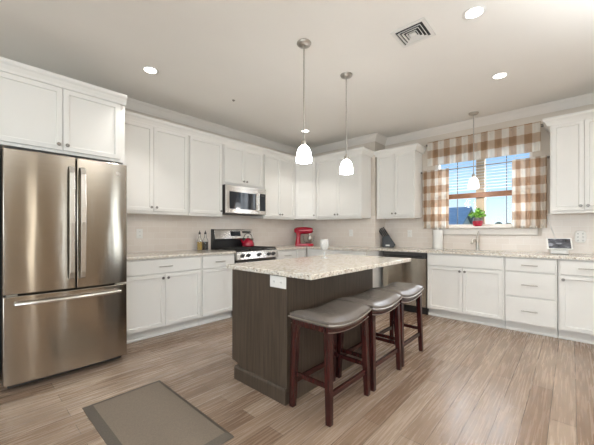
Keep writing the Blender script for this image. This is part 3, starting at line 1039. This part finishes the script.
# ================================================================== LAMPS
def pendant(label, loc, rod_len, total, glow, r=0.068, h=0.138):
    """loc: point on the ceiling; total: drop from ceiling to shade foot"""
    t = thing('pendant_lamp', label, 'lamp', loc, 0, 'white glass pendant lamps')
    bm = BM(); lathe(bm, [(0.0, -0.030), (0.030, -0.029), (0.055, -0.020), (0.062, -0.008), (0.062, -0.001), (0, -0.001)], seg=28)
    obj('canopy', bm, M['nickel'], t, smooth=True)
    zt = -total+h
    bm = BM(); tube(bm, [(0, 0, -0.028), (0, 0, zt+0.04)], 0.006, 10)
    obj('rod', bm, M['nickel'], t, smooth=True)
    bm = BM(); lathe(bm, [(0.0, zt+0.062), (0.010, zt+0.060), (0.014, zt+0.045), (0.022, zt+0.038), (0.024, zt+0.004), (0.020, zt-0.001), (0, zt-0.001)], seg=20)
    obj('socket', bm, M['nickel'], t, smooth=True)
    bm = BM()
    out = [(0.024, 0.0), (0.042, -0.010), (0.057, -0.032), (0.066, -0.062), (0.072, -0.095), (0.074, -0.120), (0.072, -h)]
    k = r/0.075
    inn = [(q*k-0.004, z) for q, z in out[::-1]]
    lathe(bm, [(q*k, z+zt) for q, z in out]+[(q, z+zt) for q, z in inn], seg=28)
    sh = obj('lamp_shade', bm, glow, t, smooth=True)
    bm = BM(); sphere(bm, (0, 0, zt-0.07), 0.028, 2)
    obj('bulb', bm, glow, t, smooth=True)
    l = bpy.data.lights.new('pendant_light', 'POINT')
    l.energy = PEND_W; l.color = (1, 0.965, 0.92); l.shadow_soft_size = 0.05
    lo = bpy.data.objects.new('pendant_light', l); COL.objects.link(lo)
    lo.location = (loc[0], loc[1], loc[2]-total-0.03)
    return t
pendant('lit white glass pendant over the island, nearer the refrigerator', (2.345, -3.045, CEIL), 0.8, CEIL-1.782, M['shade_glow'])
pendant('lit white glass pendant over the island, nearer the window', (2.322, -2.352, CEIL), 0.8, CEIL-1.785, M['shade_glow'])
pendant('white glass pendant hanging in front of the sink window', (3.05, -0.33, CEIL), 0.8, CEIL-1.775, M['shade_dim'], 0.066, 0.145)

def can(label, loc, power=RECESS_W):
    t = thing('recessed_light', label, 'ceiling light', loc, 0, 'recessed ceiling lights')
    bm = BM(); lathe(bm, [(0.056, -0.001), (0.058, -0.006), (0.074, -0.005), (0.079, -0.001)], seg=32)
    obj('trim_ring', bm, M['white_plastic'], t, smooth=True)
    bm = BM(); lathe(bm, [(0, -0.004), (0.055, -0.004), (0.055, -0.001), (0, -0.001)], seg=32)
    obj('lens', bm, M['lamp_glow'], t)
    l = bpy.data.lights.new('recessed_light_beam', 'SPOT')
    l.energy = power; l.color = (1, 0.965, 0.92); l.spot_size = math.radians(92); l.spot_blend = 0.6; l.shadow_soft_size = 0.06
    lo = bpy.data.objects.new('recessed_light_beam', l); COL.objects.link(lo)
    lo.location = (loc[0], loc[1], loc[2]-0.02)
    return t
can('round recessed ceiling light in front of the refrigerator cabinets', (0.925, -3.745, CEIL))
can('round recessed ceiling light above the corner, behind the first pendant rod', (0.875, -1.31, CEIL))
can('round recessed ceiling light beside the square air vent', (3.51, -2.48, CEIL))
can('round recessed ceiling light nearest the sink window', (3.49, -1.275, CEIL))

# added uplights, out of view, brightening the room by way of the ceiling
def added_uplight(label, loc, power):
    t = thing('added_uplight_stand', label, 'lamp', loc, 0, 'added unseen uplights')
    bm = BM(); lathe(bm, [(0, 0.001), (0.14, 0.001), (0.14, 0.02), (0.02, 0.035), (0, 0.036)], seg=24)
    obj('base', bm, M['dark_nickel'], t, smooth=True)
    bm = BM(); tube(bm, [(0, 0, 0.03), (0, 0, 1.64)], 0.012, 10)
    obj('pole', bm, M['dark_nickel'], t, smooth=True)
    bm = BM(); lathe(bm, [(0.0, 1.63), (0.05, 1.64), (0.12, 1.69), (0.17, 1.76), (0.165, 1.76), (0.115, 1.70), (0.045, 1.65), (0, 1.645)], seg=28)
    obj('lamp_shade', bm, M['white_plastic'], t, smooth=True)
    l = bpy.data.lights.new('added_uplight_spot', 'SPOT')
    l.energy = power; l.color = (0.91, 0.96, 1.0); l.spot_size = math.radians(150); l.spot_blend = 1; l.shadow_soft_size = 0.1
    lo = bpy.data.objects.new('added_uplight_spot', l); COL.objects.link(lo)
    lo.location = (loc[0], loc[1], 1.80); lo.rotation_euler = (PI, 0, 0)
added_uplight('added fill uplight on a pole, unseen behind the viewer', (4.9, -5.9, 0), 210)
added_uplight('added fill uplight on a pole, unseen towards the right wall', (5.3, -2.9, 0), 420)

# air vent
va = thing('air_vent', 'square white louvred air vent in the ceiling', 'vent', (3.085, -2.545, CEIL), 0)
V = 0.135
bm = BM()
for q in ((-V, V, -V, -V+0.028), (-V, V, V-0.028, V), (-V, -V+0.028, -V+0.028, V-0.028), (V-0.028, V, -V+0.028, V-0.028)): box(bm, *q, -0.009, -0.001)
obj('frame', bm, M['vent_metal'], va, 0.002)
bm = BM(); box(bm, -V+0.028, V-0.028, -V+0.028, V-0.028, -0.003, -0.001)
obj('backing', bm, M['slot'], va)
for k, s in enumerate((0.092, 0.068, 0.044)):
    bm = BM(); t_ = 0.011
    # square cone ring, sloping down to the inside
    ro, ri = s, s-t_
    o4 = [bm.verts.new((x, y, -0.0145)) for x, y in ((-ro, -ro), (ro, -ro), (ro, ro), (-ro, ro))]
    i4 = [bm.verts.new((x, y, -0.004)) for x, y in ((-ri-0.004, -ri-0.004), (ri+0.004, -ri-0.004), (ri+0.004, ri+0.004), (-ri-0.004, ri+0.004))]
    j4 = [bm.verts.new((x, y, -0.0055)) for x, y in ((-ri, -ri), (ri, -ri), (ri, ri), (-ri, ri))]
    p4 = [bm.verts.new((x, y, -0.016)) for x, y in ((-ro+0.002, -ro+0.002), (ro-0.002, -ro+0.002), (ro-0.002, ro-0.002), (-ro+0.002, ro-0.002))]
    for a4, b4 in ((o4, i4), (i4, j4), (j4, p4), (p4, o4)):
        for i in range(4): bm.faces.new((a4[i], a4[(i+1) % 4], b4[(i+1) % 4], b4[i]))
    bmesh.ops.recalc_face_normals(bm, faces=bm.faces[:])
    obj('louvre', bm, M['vent_metal'], va)
bm = BM(); box(bm, -0.026, 0.026, -0.026, 0.026, -0.016, -0.006)
obj('centre_plate', bm, M['vent_metal'], va, 0.002)
# sprinkler cover
bm = BM(); lathe(bm, [(0.0, -0.016), (0.009, -0.015), (0.011, -0.006), (0.018, -0.004), (0.019, -0.001), (0, -0.001)], (0.965, -2.77, CEIL), 18)
tag(obj('sprinkler_head', bm, M['dark_nickel'], smooth=True), 'tiny ceiling sprinkler head on the bare ceiling', 'sprinkler')

# ================================================================== SMALL THINGS
# kettle on the range (world coordinates)
kt = thing('kettle', 'red enamel tea kettle on the range', 'kettle', (0.20, -1.935, 0.9462), 0)
bm = BM(); lathe(bm, [(0.0, 0.0), (0.085, 0.0), (0.098, 0.010), (0.100, 0.035), (0.092, 0.070), (0.070, 0.100), (0.042, 0.118), (0.0, 0.122)], seg=28)
obj('body', bm, M['red'], kt, smooth=True)
bm = BM(); lathe(bm, [(0.040, 0.118), (0.042, 0.123), (0.030, 0.132), (0.0, 0.136)], seg=24)
ld = obj('lid', bm, M['red'], kt, smooth=True)
bm = BM(); lathe(bm, [(0.007, 0.134), (0.006, 0.144), (0.013, 0.150), (0.013, 0.160), (0.0, 0.165)], seg=14)
obj('knob', bm, M['black'], ld, smooth=True)
bm = BM(); tube(bm, [(0.0, -0.082, 0.055), (0.0, -0.118, 0.085), (0.0, -0.135, 0.115)], [0.022, 0.016, 0.011], 12)
obj('spout', bm, M['red'], kt, smooth=True)
bm = BM(); tube(bm, [(0, -0.075, 0.095), (0, -0.085, 0.150), (0, -0.055, 0.195), (0, 0, 0.212), (0, 0.055, 0.195), (0, 0.085, 0.150), (0, 0.075, 0.095)], 0.006, 8)
obj('handle', bm, M['black'], kt, smooth=True)

# stand mixer
sm = thing('stand_mixer', 'red stand mixer with glass bowl on the corner worktop', 'mixer', (0.335, -0.735, CT+0.0005), math.radians(35))
bm = BM()
prism(bm, [(-0.15, -0.075), (-0.13, -0.095), (0.10, -0.105), (0.17, -0.085), (0.19, -0.04), (0.19, 0.04), (0.17, 0.085), (0.10, 0.105), (-0.13, 0.095), (-0.15, 0.075)], 'z', 0.0, 0.045)
obj('base', bm, M['red'], sm, 0.012, seg=3)
bm = BM()
secs = [(-0.105, 0.045, 0.055, 0.060), (-0.100, 0.10, 0.045, 0.055), (-0.095, 0.18, 0.042, 0.052), (-0.090, 0.245, 0.050, 0.056)]
rings = []
for cx, z, rx, ry in secs:
    rings.append([bm.verts.new((cx+rx*math.cos(2*PI*k/16), ry*math.sin(2*PI*k/16), z)) for k in range(16)])
for i in range(len(rings)-1):
    for k in range(16): bm.faces.new((rings[i][k], rings[i][(k+1) % 16], rings[i+1][(k+1) % 16], rings[i+1][k]))
bm.faces.new(rings[0][::-1]); bm.faces.new(rings[-1])
obj('column', bm, M['red'], sm, smooth=True)
bm = BM()
prof = [(-0.175, 0.0), (-0.170, 0.035), (-0.13, 0.060), (-0.05, 0.068), (0.05, 0.066), (0.12, 0.058), (0.165, 0.046), (0.175, 0.030), (0.176, 0.0)]
lathe(bm, [(r, z) for z, r in prof], (0, 0, 0.285), 20, 'x')
obj('head', bm, M['red'], sm, smooth=True)
bm = BM(); lathe(bm, [(0.0, 0.174), (0.028, 0.176), (0.028, 0.186), (0.0, 0.188)], (0, 0, 0.285), 18, 'x')
lathe(bm, [(0.018, 0.20), (0.018, 0.235), (0, 0.235)], (0.115, 0, 0), 14)
obj('hub', bm, M['steel_bright'], sm, smooth=True)
bm = BM(); lathe(bm, [(0.045, 0.047), (0.05, 0.052), (0.082, 0.072), (0.102, 0.110), (0.108, 0.165), (0.112, 0.185), (0.108, 0.185), (0.104, 0.165), (0.098, 0.112), (0.078, 0.076), (0.0, 0.058)], (0.095, 0, 0), 28)
obj('bowl', bm, M['glass'], sm, smooth=True)
bm = BM(); sphere(bm, (0.115, 0, 0.135), 0.05, 2, (0.85, 0.35, 1.2))
tube(bm, [(0.115, 0, 0.18), (0.115, 0, 0.205)], 0.008, 8)
obj('beater', bm, M['nickel'], sm, smooth=True)

# knife block
kb = thing('knife_block', 'black wooden knife block full of knives by the wall corner', 'knife block', (1.720, -0.165, CT+0.0005), math.radians(27)); kb.scale = (1.25, 1.1, 1.05)
bm = BM(); prism(bm, [(-0.065, 0.0), (0.085, 0.0), (0.105, 0.045), (0.018, 0.205), (-0.065, 0.155)], 'y', -0.05, 0.05)
obj('block', bm, M['black'], kb, 0.004)
dvec = Vector((-0.45, 0, 0.89)).normalized()
i = 0
for r_ in range(4):
    for c_ in range(3):
        p = Vector((-0.050+r_*0.020, -0.032+c_*0.032, 0.164+r_*0.0120))
        q = p+dvec*(0.112+0.014*((i*5) % 3))
        bm = BM(); tube(bm, [p, p+(q-p)*0.5, q], [0.0085, 0.0105, 0.0085], 8)
        kn = obj('knife_handle', bm, M['black'], kb, smooth=True)
        bm = BM(); sphere(bm, tuple(p+(q-p)*0.98), 0.0085, 1)
        obj('rivet', bm, M['steel_bright'], kn, smooth=True)
        i += 1
bm = BM(); box(bm, -0.022, 0.030, -0.0525, -0.0505, 0.022, 0.044)
obj('nameplate', bm, M['nickel'], kb)

# oil and vinegar bottles
def bottle(label, loc, liquid):
    t = thing('bottle', label, 'bottle', loc, 0, 'oil and vinegar bottles')
    t.scale = (1.3, 1.3, 1.02)
    bm = BM(); lathe(bm, [(0.0, 0.0), (0.028, 0.0), (0.030, 0.004), (0.030, 0.125), (0.026, 0.150), (0.013, 0.175), (0.011, 0.225), (0.013, 0.228), (0.009, 0.229), (0.008, 0.175), (0.0235, 0.148), (0.0275, 0.125), (0.0275, 0.004), (0, 0.003)], seg=20)
    obj('glass_body', bm, M['glass'], t, smooth=True)
    bm = BM(); lathe(bm, [(0.0, 0.0035), (0.027, 0.0045), (0.027, 0.118), (0.0, 0.118)], seg=20)
    obj('liquid', bm, liquid, t, smooth=True)
    bm = BM(); lathe(bm, [(0.0, 0.229), (0.012, 0.2295), (0.012, 0.248), (0.005, 0.252), (0.004, 0.275), (0, 0.276)], seg=12)
    obj('stopper', bm, M['black'], t, smooth=True)
bottle('slim glass bottle of golden oil left of the range', (0.115, -2.735, CT+0.0005), M['oil'])
bottle('slim glass bottle of dark vinegar beside the oil', (0.115, -2.645, CT+0.0005), M['vinegar'])

# goblet on the island
gb = thing('goblet', 'cut-glass goblet on the island worktop', 'glass', (2.185, -2.545, CT+0.0005))
bm = BM(); lathe(bm, [(0.0, 0.0), (0.038, 0.0), (0.036, 0.005), (0.008, 0.012), (0.006, 0.030), (0.009, 0.045), (0.006, 0.060), (0.010, 0.072), (0.030, 0.085), (0.042, 0.115), (0.044, 0.150), (0.038, 0.190), (0.035, 0.190), (0.040, 0.150), (0.038, 0.117), (0.026, 0.090), (0, 0.082)], seg=24)
gg = obj('glass_body', bm, M['cut_glass'], gb, smooth=True)
bm = BM()
for k in range(26):
    a = k*2.4; z = 0.104+(k % 9)*0.0085
    r_ = 0.030*min(1, 0.55+(z-0.1)*8)*(0.4+0.6*((k*7) % 10)/10)
    sphere(bm, (r_*0.85*math.cos(a), r_*0.85*math.sin(a), z), 0.0085, 1)
obj('white_beads', bm, M['white_plastic'], gb, smooth=True)

# paper towel roll
pt = thing('paper_towel_holder', 'white paper towel roll standing left of the sink', 'paper towel', (2.525, -0.13, CT+0.0005))
bm = BM(); lathe(bm, [(0, 0), (0.075, 0.0), (0.075, 0.010), (0.0, 0.012)], seg=28)
obj('base', bm, M['white_plastic'], pt, smooth=True)
bm = BM(); lathe(bm, [(0.020, 0.013), (0.066, 0.013), (0.068, 0.018), (0.068, 0.285), (0.066, 0.290), (0.020, 0.290)], seg=32)
obj('roll', bm, M['paper'], pt, smooth=True)
bm = BM(); tube(bm, [(0, 0, 0.010), (0, 0, 0.305)], 0.008, 10); sphere(bm, (0, 0, 0.31), 0.013, 2)
obj('post', bm, M['white_plastic'], pt, smooth=True)

# faucet
fa = thing('faucet', 'brushed nickel single-handle faucet at the sink', 'faucet', (3.045, -0.085, CT+0.0005), math.radians(-20))
bm = BM(); lathe(bm, [(0.0, 0), (0.028, 0), (0.028, 0.006), (0.022, 0.012), (0.021, 0.150), (0.018, 0.160), (0, 0.16)], seg=20)
obj('body', bm, M['nickel'], fa, smooth=True)
bm = BM(); tube(bm, [(0, 0.0, 0.11), (0, -0.02, 0.135), (0, -0.05, 0.148), (0, -0.085, 0.146), (0, -0.115, 0.130), (0, -0.130, 0.100)], [0.013, 0.013, 0.0125, 0.0125, 0.015, 0.017], 14)
obj('spout', bm, M['nickel'], fa, smooth=True)
bm = BM(); tube(bm, [(0, 0, 0.155), (0.0, 0.006, 0.20), (0.006, 0.022, 0.275)], [0.017, 0.012, 0.008], 12)
obj('handle', bm, M['nickel'], fa, smooth=True)

# potted plant on the sill
pl = thing('potted_plant', 'small leafy green plant in a red bowl on the window sill', 'plant', (3.035, -0.015, WZ0-0.0015))
bm = BM(); lathe(bm, [(0, 0), (0.040, 0), (0.058, 0.012), (0.066, 0.050), (0.066, 0.078), (0.060, 0.078), (0.058, 0.05), (0, 0.03)], seg=24)
obj('bowl', bm, M['red'], pl, smooth=True)
bm = BM(); lathe(bm, [(0, 0.045), (0.052, 0.05), (0.056, 0.115), (0.050, 0.118), (0, 0.110)], seg=24)
obj('pot', bm, M['soil'], pl, smooth=True)
bm = BM()
rnd = random.Random(3)
for k in range(85):
    a = rnd.uniform(0, 2*PI); el = rnd.uniform(-0.15, 1.45); R = rnd.uniform(0.05, 0.125)
    c = Vector((R*math.cos(el)*math.cos(a), max(-0.052, min(0.03, R*math.cos(el)*math.sin(a)*0.7)), 0.150+R*math.sin(el)*0.85))
    nrm = Vector((rnd.uniform(-1, 1), rnd.uniform(-1, 1), rnd.uniform(0.1, 1))).normalized()
    t1 = nrm.orthogonal().normalized(); t2 = nrm.cross(t1)
    L_, Wd = rnd.uniform(0.022, 0.034), rnd.uniform(0.011, 0.016)
    vs = [bm.verts.new(c+t1*(L_*x)+t2*(Wd*y)-nrm*(0.004*x*x)) for x, y in ((-1, 0), (-0.4, 0.9), (0.3, 0.9), (1, 0), (0.3, -0.9), (-0.4, -0.9))]
    bm.faces.new(vs)
obj('foliage', bm, M['leaf'], pl)
bm = BM()
for k in range(9):
    a = k*0.7; tube(bm, [(0.02*math.cos(a), 0.015*math.sin(a), 0.11), (0.05*math.cos(a), 0.03*math.sin(a), 0.19)], 0.0022, 5)
obj('stems', bm, M['leaf'], pl)
# dark remote-like item on the sill at the right
bm = BM(); prism(bm, [(-0.055, -0.010), (0.055, -0.014), (0.06, 0.0), (0.05, 0.016), (-0.05, 0.014), (-0.06, 0.0)], 'z', 0, 0.014)
o = obj('sunglasses_case', bm, M['black'], None, 0.004); o.location = (3.585, -0.030, WZ0-0.0015)
o.name = 'sill_clip'
tag(o, 'small flat black item on the window sill below the right curtain', 'clip')

# smart display
sdp = thing('smart_display', 'white smart display with dark screen on the right worktop', 'display', (3.925, -0.225, CT+0.0005), math.radians(14)); sdp.scale = (1.2, 1.1, 1.1)
def tilt(x, y, z):      # screen plane tilts back about its bottom edge
    a = math.radians(24)
    return (x, -0.055+y*math.cos(a)+z*math.sin(a), 0.052+z*math.cos(a)-y*math.sin(a))
bm = BM(); hexa(bm, [tilt(-0.100, 0, 0), tilt(0.100, 0, 0), tilt(0.100, 0.012, 0), tilt(-0.100, 0.012, 0)], [tilt(-0.100, 0, 0.135), tilt(0.100, 0, 0.135), tilt(0.100, 0.012, 0.135), tilt(-0.100, 0.012, 0.135)])
bz = obj('bezel', bm, M['white_plastic'], sdp, 0.005)
def screen_mat():
    m = bpy.data.materials.new('dim_screen')
    m.use_nodes = True
    nt = m.node_tree; b = nt.nodes['Principled BSDF']
    n = stretch_noise(nt, (14, 14, 30), 3)
    r = ramp(nt, n.outputs['Fac'], [(0.35, (0.012, 0.012, 0.016)), (0.55, (0.05, 0.05, 0.06)), (0.72, (0.35, 0.36, 0.40))])
    nt.links.new(r.outputs[0], b.inputs['Base Color']); b.inputs['Roughness'].default_value = 0.1
    nt.links.new(r.outputs[0], b.inputs['Emission Color']); b.inputs['Emission Strength'].default_value = 0.5
    return m
bm = BM(); hexa(bm, [tilt(-0.086, -0.0015, 0.012), tilt(0.086, -0.0015, 0.012), tilt(0.086, 0.0, 0.012), tilt(-0.086, 0.0, 0.012)], [tilt(-0.086, -0.0015, 0.123), tilt(0.086, -0.0015, 0.123), tilt(0.086, 0.0, 0.123), tilt(-0.086, 0.0, 0.123)])
obj('screen', bm, screen_mat(), bz)
bm = BM(); prism(bm, [(-0.040, 0.0), (0.060, 0.0), (0.062, 0.018), (0.030, 0.140), (0.012, 0.130), (-0.036, 0.040)], 'x', -0.07, 0.07)
obj('speaker_base', bm, M['white_plastic'], sdp, 0.012, seg=3)
bm = BM(); box(bm, -0.06, 0.065, -0.045, 0.058, -0.0003, 0.004)
obj('rubber_foot', bm, M['slot'], sdp)
# its cord, up beside the curtain
bm = BM(); tube(bm, [(3.80, -0.016, 1.392), (3.822, -0.016, 1.33), (3.852, -0.016, 1.22), (3.885, -0.018, 1.12), (3.92, -0.03, 1.02), (3.93, -0.05, CT+0.006)], 0.0045, 8)
tag(obj('power_cord', bm, M['white_plastic'], smooth=True), 'white cord running down the tile behind the smart display', 'cord')

# outlets
def outlet(label, loc, rz, w=0.075, h=0.118, horiz=False):
    t = thing('wall_outlet', label, 'outlet', loc, rz, 'wall outlets')
    bm = BM(); box(bm, -w/2, w/2, -0.006, -0.0005, -h/2, h/2)
    pl_ = obj('cover_plate', bm, M['white_plastic'], t, 0.003)
    for s in (-1, 1):
        bm = BM()
        if horiz: box(bm, s*w*0.22-0.017, s*w*0.22+0.017, -0.009, -0.006, -0.016, 0.016)
        else: box(bm, -0.016, 0.016, -0.009, -0.006, s*h*0.2-0.016, s*h*0.2+0.016)
        f_ = obj('socket', bm, M['white_plastic'], t, 0.003)
        bm = BM()
        cx, cz = (s*w*0.22, 0) if horiz else (0, s*h*0.2)
        box(bm, cx-0.007, cx-0.005, -0.0094, -0.009, cz-0.005, cz+0.005); box(bm, cx+0.005, cx+0.007, -0.0094, -0.009, cz-0.005, cz+0.005)
        obj('slots', bm, M['slot'], f_)
    return t
outlet('white outlet on the tile right of the refrigerator', (0.0100, -3.508, 1.160), L_ROT)
outlet('white outlet on the tile right of the knife block', (2.045, -0.0100, 1.150), 0)
outlet('white outlet on the tile of the boxed-out corner', (1.145, -BUMP-0.0100, 1.160), 0)
outlet('wide white outlet on the dark end of the island', (2.518, -3.5200, 0.836), 0, 0.16, 0.082, True)
sp_ = thing('outlet_adapter', 'rounded white multi-socket outlet adapter on the tile right of the smart display', 'outlet', (4.118, -0.0105, 1.125))
bm = BM()
poly = []
for k in range(24):
    a = 2*PI*k/24
    c, s = math.cos(a), math.sin(a)
    poly.append((0.052*math.copysign(abs(c)**0.55, c), 0.072*math.copysign(abs(s)**0.55, s)))
prism(bm, poly, 'y', -0.040, -0.0003)
obj('housing', bm, M['white_plastic'], sp_, 0.008, seg=3)
for z in (0.036, -0.004, -0.044):
    for x in (-0.022, 0.022):
        bm = BM(); box(bm, x-0.007, x-0.004, -0.0408, -0.040, z-0.005, z+0.007); box(bm, x+0.004, x+0.007, -0.0408, -0.040, z-0.005, z+0.007); box(bm, x-0.002, x+0.002, -0.0408, -0.040, z-0.012, z-0.008)
        obj('socket', bm, M['slot'], sp_)

# ------------------------------------------------------------------ curtains
def cloth(x0, x1, y, z0, z1, folds, amp, mname, ruffle=0.03, seed=0, nz=22, flare=0.0, hem=None):
    rnd = random.Random(seed)
    n = folds*8
    bm = BM()
    uvl = bm.loops.layers.uv.new('UVMap')
    grid = []
    ph = [rnd.uniform(-0.5, 0.5) for _ in range(folds+2)]
    for i in range(n+1):
        u = i/n
        colm = []
        for j in range(nz+1):
            w = j/nz
            zz0 = hem(u) if hem else z0
            z = zz0+(z1-zz0)*w
            k = u*folds
            a = amp*(0.55+0.45*(1-w))*(1.0 if w < 0.93 else 0.6)
            yy = y+a*math.sin(2*PI*k+ph[int(k)]*0.8*(1-w))+0.25*a*math.sin(4.7*k+3*w)
            xc = (x0+x1)/2
            xx = x0+(x1-x0)*u
            xx = xc+(xx-xc)*(1+flare*(1-w))
            colm.append((bm.verts.new((xx, yy, z)), u, w))
        grid.append(colm)
    for i in range(n):
        for j in range(nz):
            q = (grid[i][j], grid[i+1][j], grid[i+1][j+1], grid[i][j+1])
            f = bm.faces.new([t[0] for t in q])
            for lp, t in zip(f.loops, q): lp[uvl].uv = (t[1], t[2])
    return bm
M['check_valance'] = check_mat('buffalo_check_valance', 8.5, 1.55, 0.02)
M['check_left'] = check_mat('buffalo_check_left', 3.5, 4.1, 0.4)
M['check_right'] = check_mat('buffalo_check_right', 3.5, 4.1, 0.1)
def rod(name, label, x0, x1, y, z):
    t = thing(name, label, 'curtain rod', ((x0+x1)/2, y, z))
    h = (x1-x0)/2
    bm = BM(); tube(bm, [(-h, 0, 0), (h, 0, 0)], 0.007, 10)
    obj('rod', bm, M['dark_nickel'], t, smooth=True)
    for s in (-1, 1):
        bm = BM(); sphere(bm, (s*(h+0.010), 0, 0), 0.016, 2)
        obj('finial', bm, M['dark_nickel'], t, smooth=True)
        bm = BM(); tube(bm, [(s*(h-0.02), 0.002, 0), (s*(h-0.02), -y-0.0015, 0)], 0.005, 8)
        lathe(bm, [(0.014, -y-0.005), (0.014, -y-0.001), (0, -y-0.001)], (s*(h-0.02), 0, 0), 12, 'y')
        obj('bracket', bm, M['dark_nickel'], t, smooth=True)
    return t
RYv = -0.085
VX0, VX1 = 2.36, 3.75
rod('curtain_rod', 'upper curtain rod carrying the checked valance', VX0-0.005, VX1+0.03, RYv, 2.540)
rod('curtain_rod', 'lower curtain rod carrying the two cafe curtains', 2.262, 3.812, RYv+0.02, 2.122)
bm = cloth(VX0, VX1, RYv-0.014, 2.205, 2.580, 17, 0.012, 'v', seed=2)
v = obj('valance', bm, M['check_valance'], smooth=True)
s_ = v.modifiers.new('thick', 'SOLIDIFY'); s_.thickness = 0.002
tag(v, 'brown and cream buffalo-check valance across the window top', 'curtain', 'buffalo-check window curtains')
bm = cloth(2.283, 2.668, RYv+0.004, 1.232, 2.142, 5, 0.022, 'l', seed=5)
v = obj('curtain', bm, M['check_left'], smooth=True)
v.modifiers.new('thick', 'SOLIDIFY').thickness = 0.002
tag(v, 'buffalo-check cafe curtain hanging at the left of the window', 'curtain', 'buffalo-check window curtains')
bm = cloth(3.450, 3.808, RYv+0.004, 1.232, 2.142, 6, 0.022, 'r', seed=9)
v = obj('curtain', bm, M['check_right'], smooth=True)
v.modifiers.new('thick', 'SOLIDIFY').thickness = 0.002
tag(v, 'buffalo-check cafe curtain hanging at the right of the window', 'curtain', 'buffalo-check window curtains')

# ------------------------------------------------------------------ floor mat
mt = thing('floor_mat', 'thick taupe kitchen mat with sloping dark edges on the wood floor', 'mat', (2.10, -4.208, 0))
MX, MY, e2 = 0.495, 0.258, 0.050
bm = BM()
hexa(bm, [(-MX+e2, -MY+e2, 0.001), (MX-e2, -MY+e2, 0.001), (MX-e2, MY-e2*0.6, 0.001), (-MX+e2, MY-e2*0.6, 0.001)], [(-MX+e2, -MY+e2, 0.019), (MX-e2, -MY+e2, 0.019), (MX-e2, MY-e2*0.6, 0.019), (-MX+e2, MY-e2*0.6, 0.019)])
obj('pad', bm, M['mat'], mt)
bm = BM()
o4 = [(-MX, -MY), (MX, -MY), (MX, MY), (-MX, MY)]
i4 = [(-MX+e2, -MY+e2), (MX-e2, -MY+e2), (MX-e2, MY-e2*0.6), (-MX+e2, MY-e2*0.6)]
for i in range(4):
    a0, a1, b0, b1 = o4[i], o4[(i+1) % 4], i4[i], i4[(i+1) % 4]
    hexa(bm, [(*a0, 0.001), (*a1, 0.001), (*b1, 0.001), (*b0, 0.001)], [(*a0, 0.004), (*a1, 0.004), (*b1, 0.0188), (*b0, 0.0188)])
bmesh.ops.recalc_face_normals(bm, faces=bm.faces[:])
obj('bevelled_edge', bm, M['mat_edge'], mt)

# ================================================================== OUTDOORS
bm = BM(); box(bm, -60, 40, 1.0, 120, -3.1, -3.0)
tag(obj('lawn', bm, M['grass']), None, None, kind='structure')
bpy.data.objects['lawn'].name = 'ground'
hs = thing('house', 'neighbouring pale house with a slate-blue roof beyond the window', 'building', (-1.15, 17.0, -3.0), PI/2)
HWd, HL, EV, RG = 4.0, 11.0, 3.55, 5.62
bm = BM(); prism(bm, [(-HWd, 0), (HWd, 0), (HWd, EV), (0, RG-0.15), (-HWd, EV)], 'y', 0, HL)
obj('wall', bm, M['house_wall'], hs)
for s in (-1, 1):
    bm = BM(); prism(bm, [(0, RG), (s*(HWd+0.4), EV-0.28), (s*(HWd+0.4), EV-0.13), (0, RG+0.15)], 'y', -0.4, HL+0.4)
    obj('roof', bm, M['house_roof'], hs)
rnd = random.Random(11)
for k, (x, y, h) in enumerate(((-4.5, 45.0, 5.5), (-4.5, 50.0, 5.6), (-4.4, 55.0, 6.1), (-2.45, 47.0, 5.8))):
    t = thing('tree', ['distant bushy tree left of the others, beyond the window', 'second distant tree, low on the skyline beyond the window', 'third distant tree, low on the skyline beyond the window', 'distant tree rightmost on the skyline beyond the window'][k], 'tree', (x, y, -3.0), 0, 'distant trees')
    bm = BM(); tube(bm, [(0, 0, 0), (0, 0, h*0.6)], [0.25, 0.12], 8)
    obj('trunk', bm, M['bark'], t)
    bm = BM()
    for q in range(7): sphere(bm, (rnd.uniform(-.7, .7), rnd.uniform(-.7, .7), h*rnd.uniform(0.5, 0.85)), rnd.uniform(0.4, 0.7), 2)
    obj('crown', bm, M['tree'], t, smooth=True)
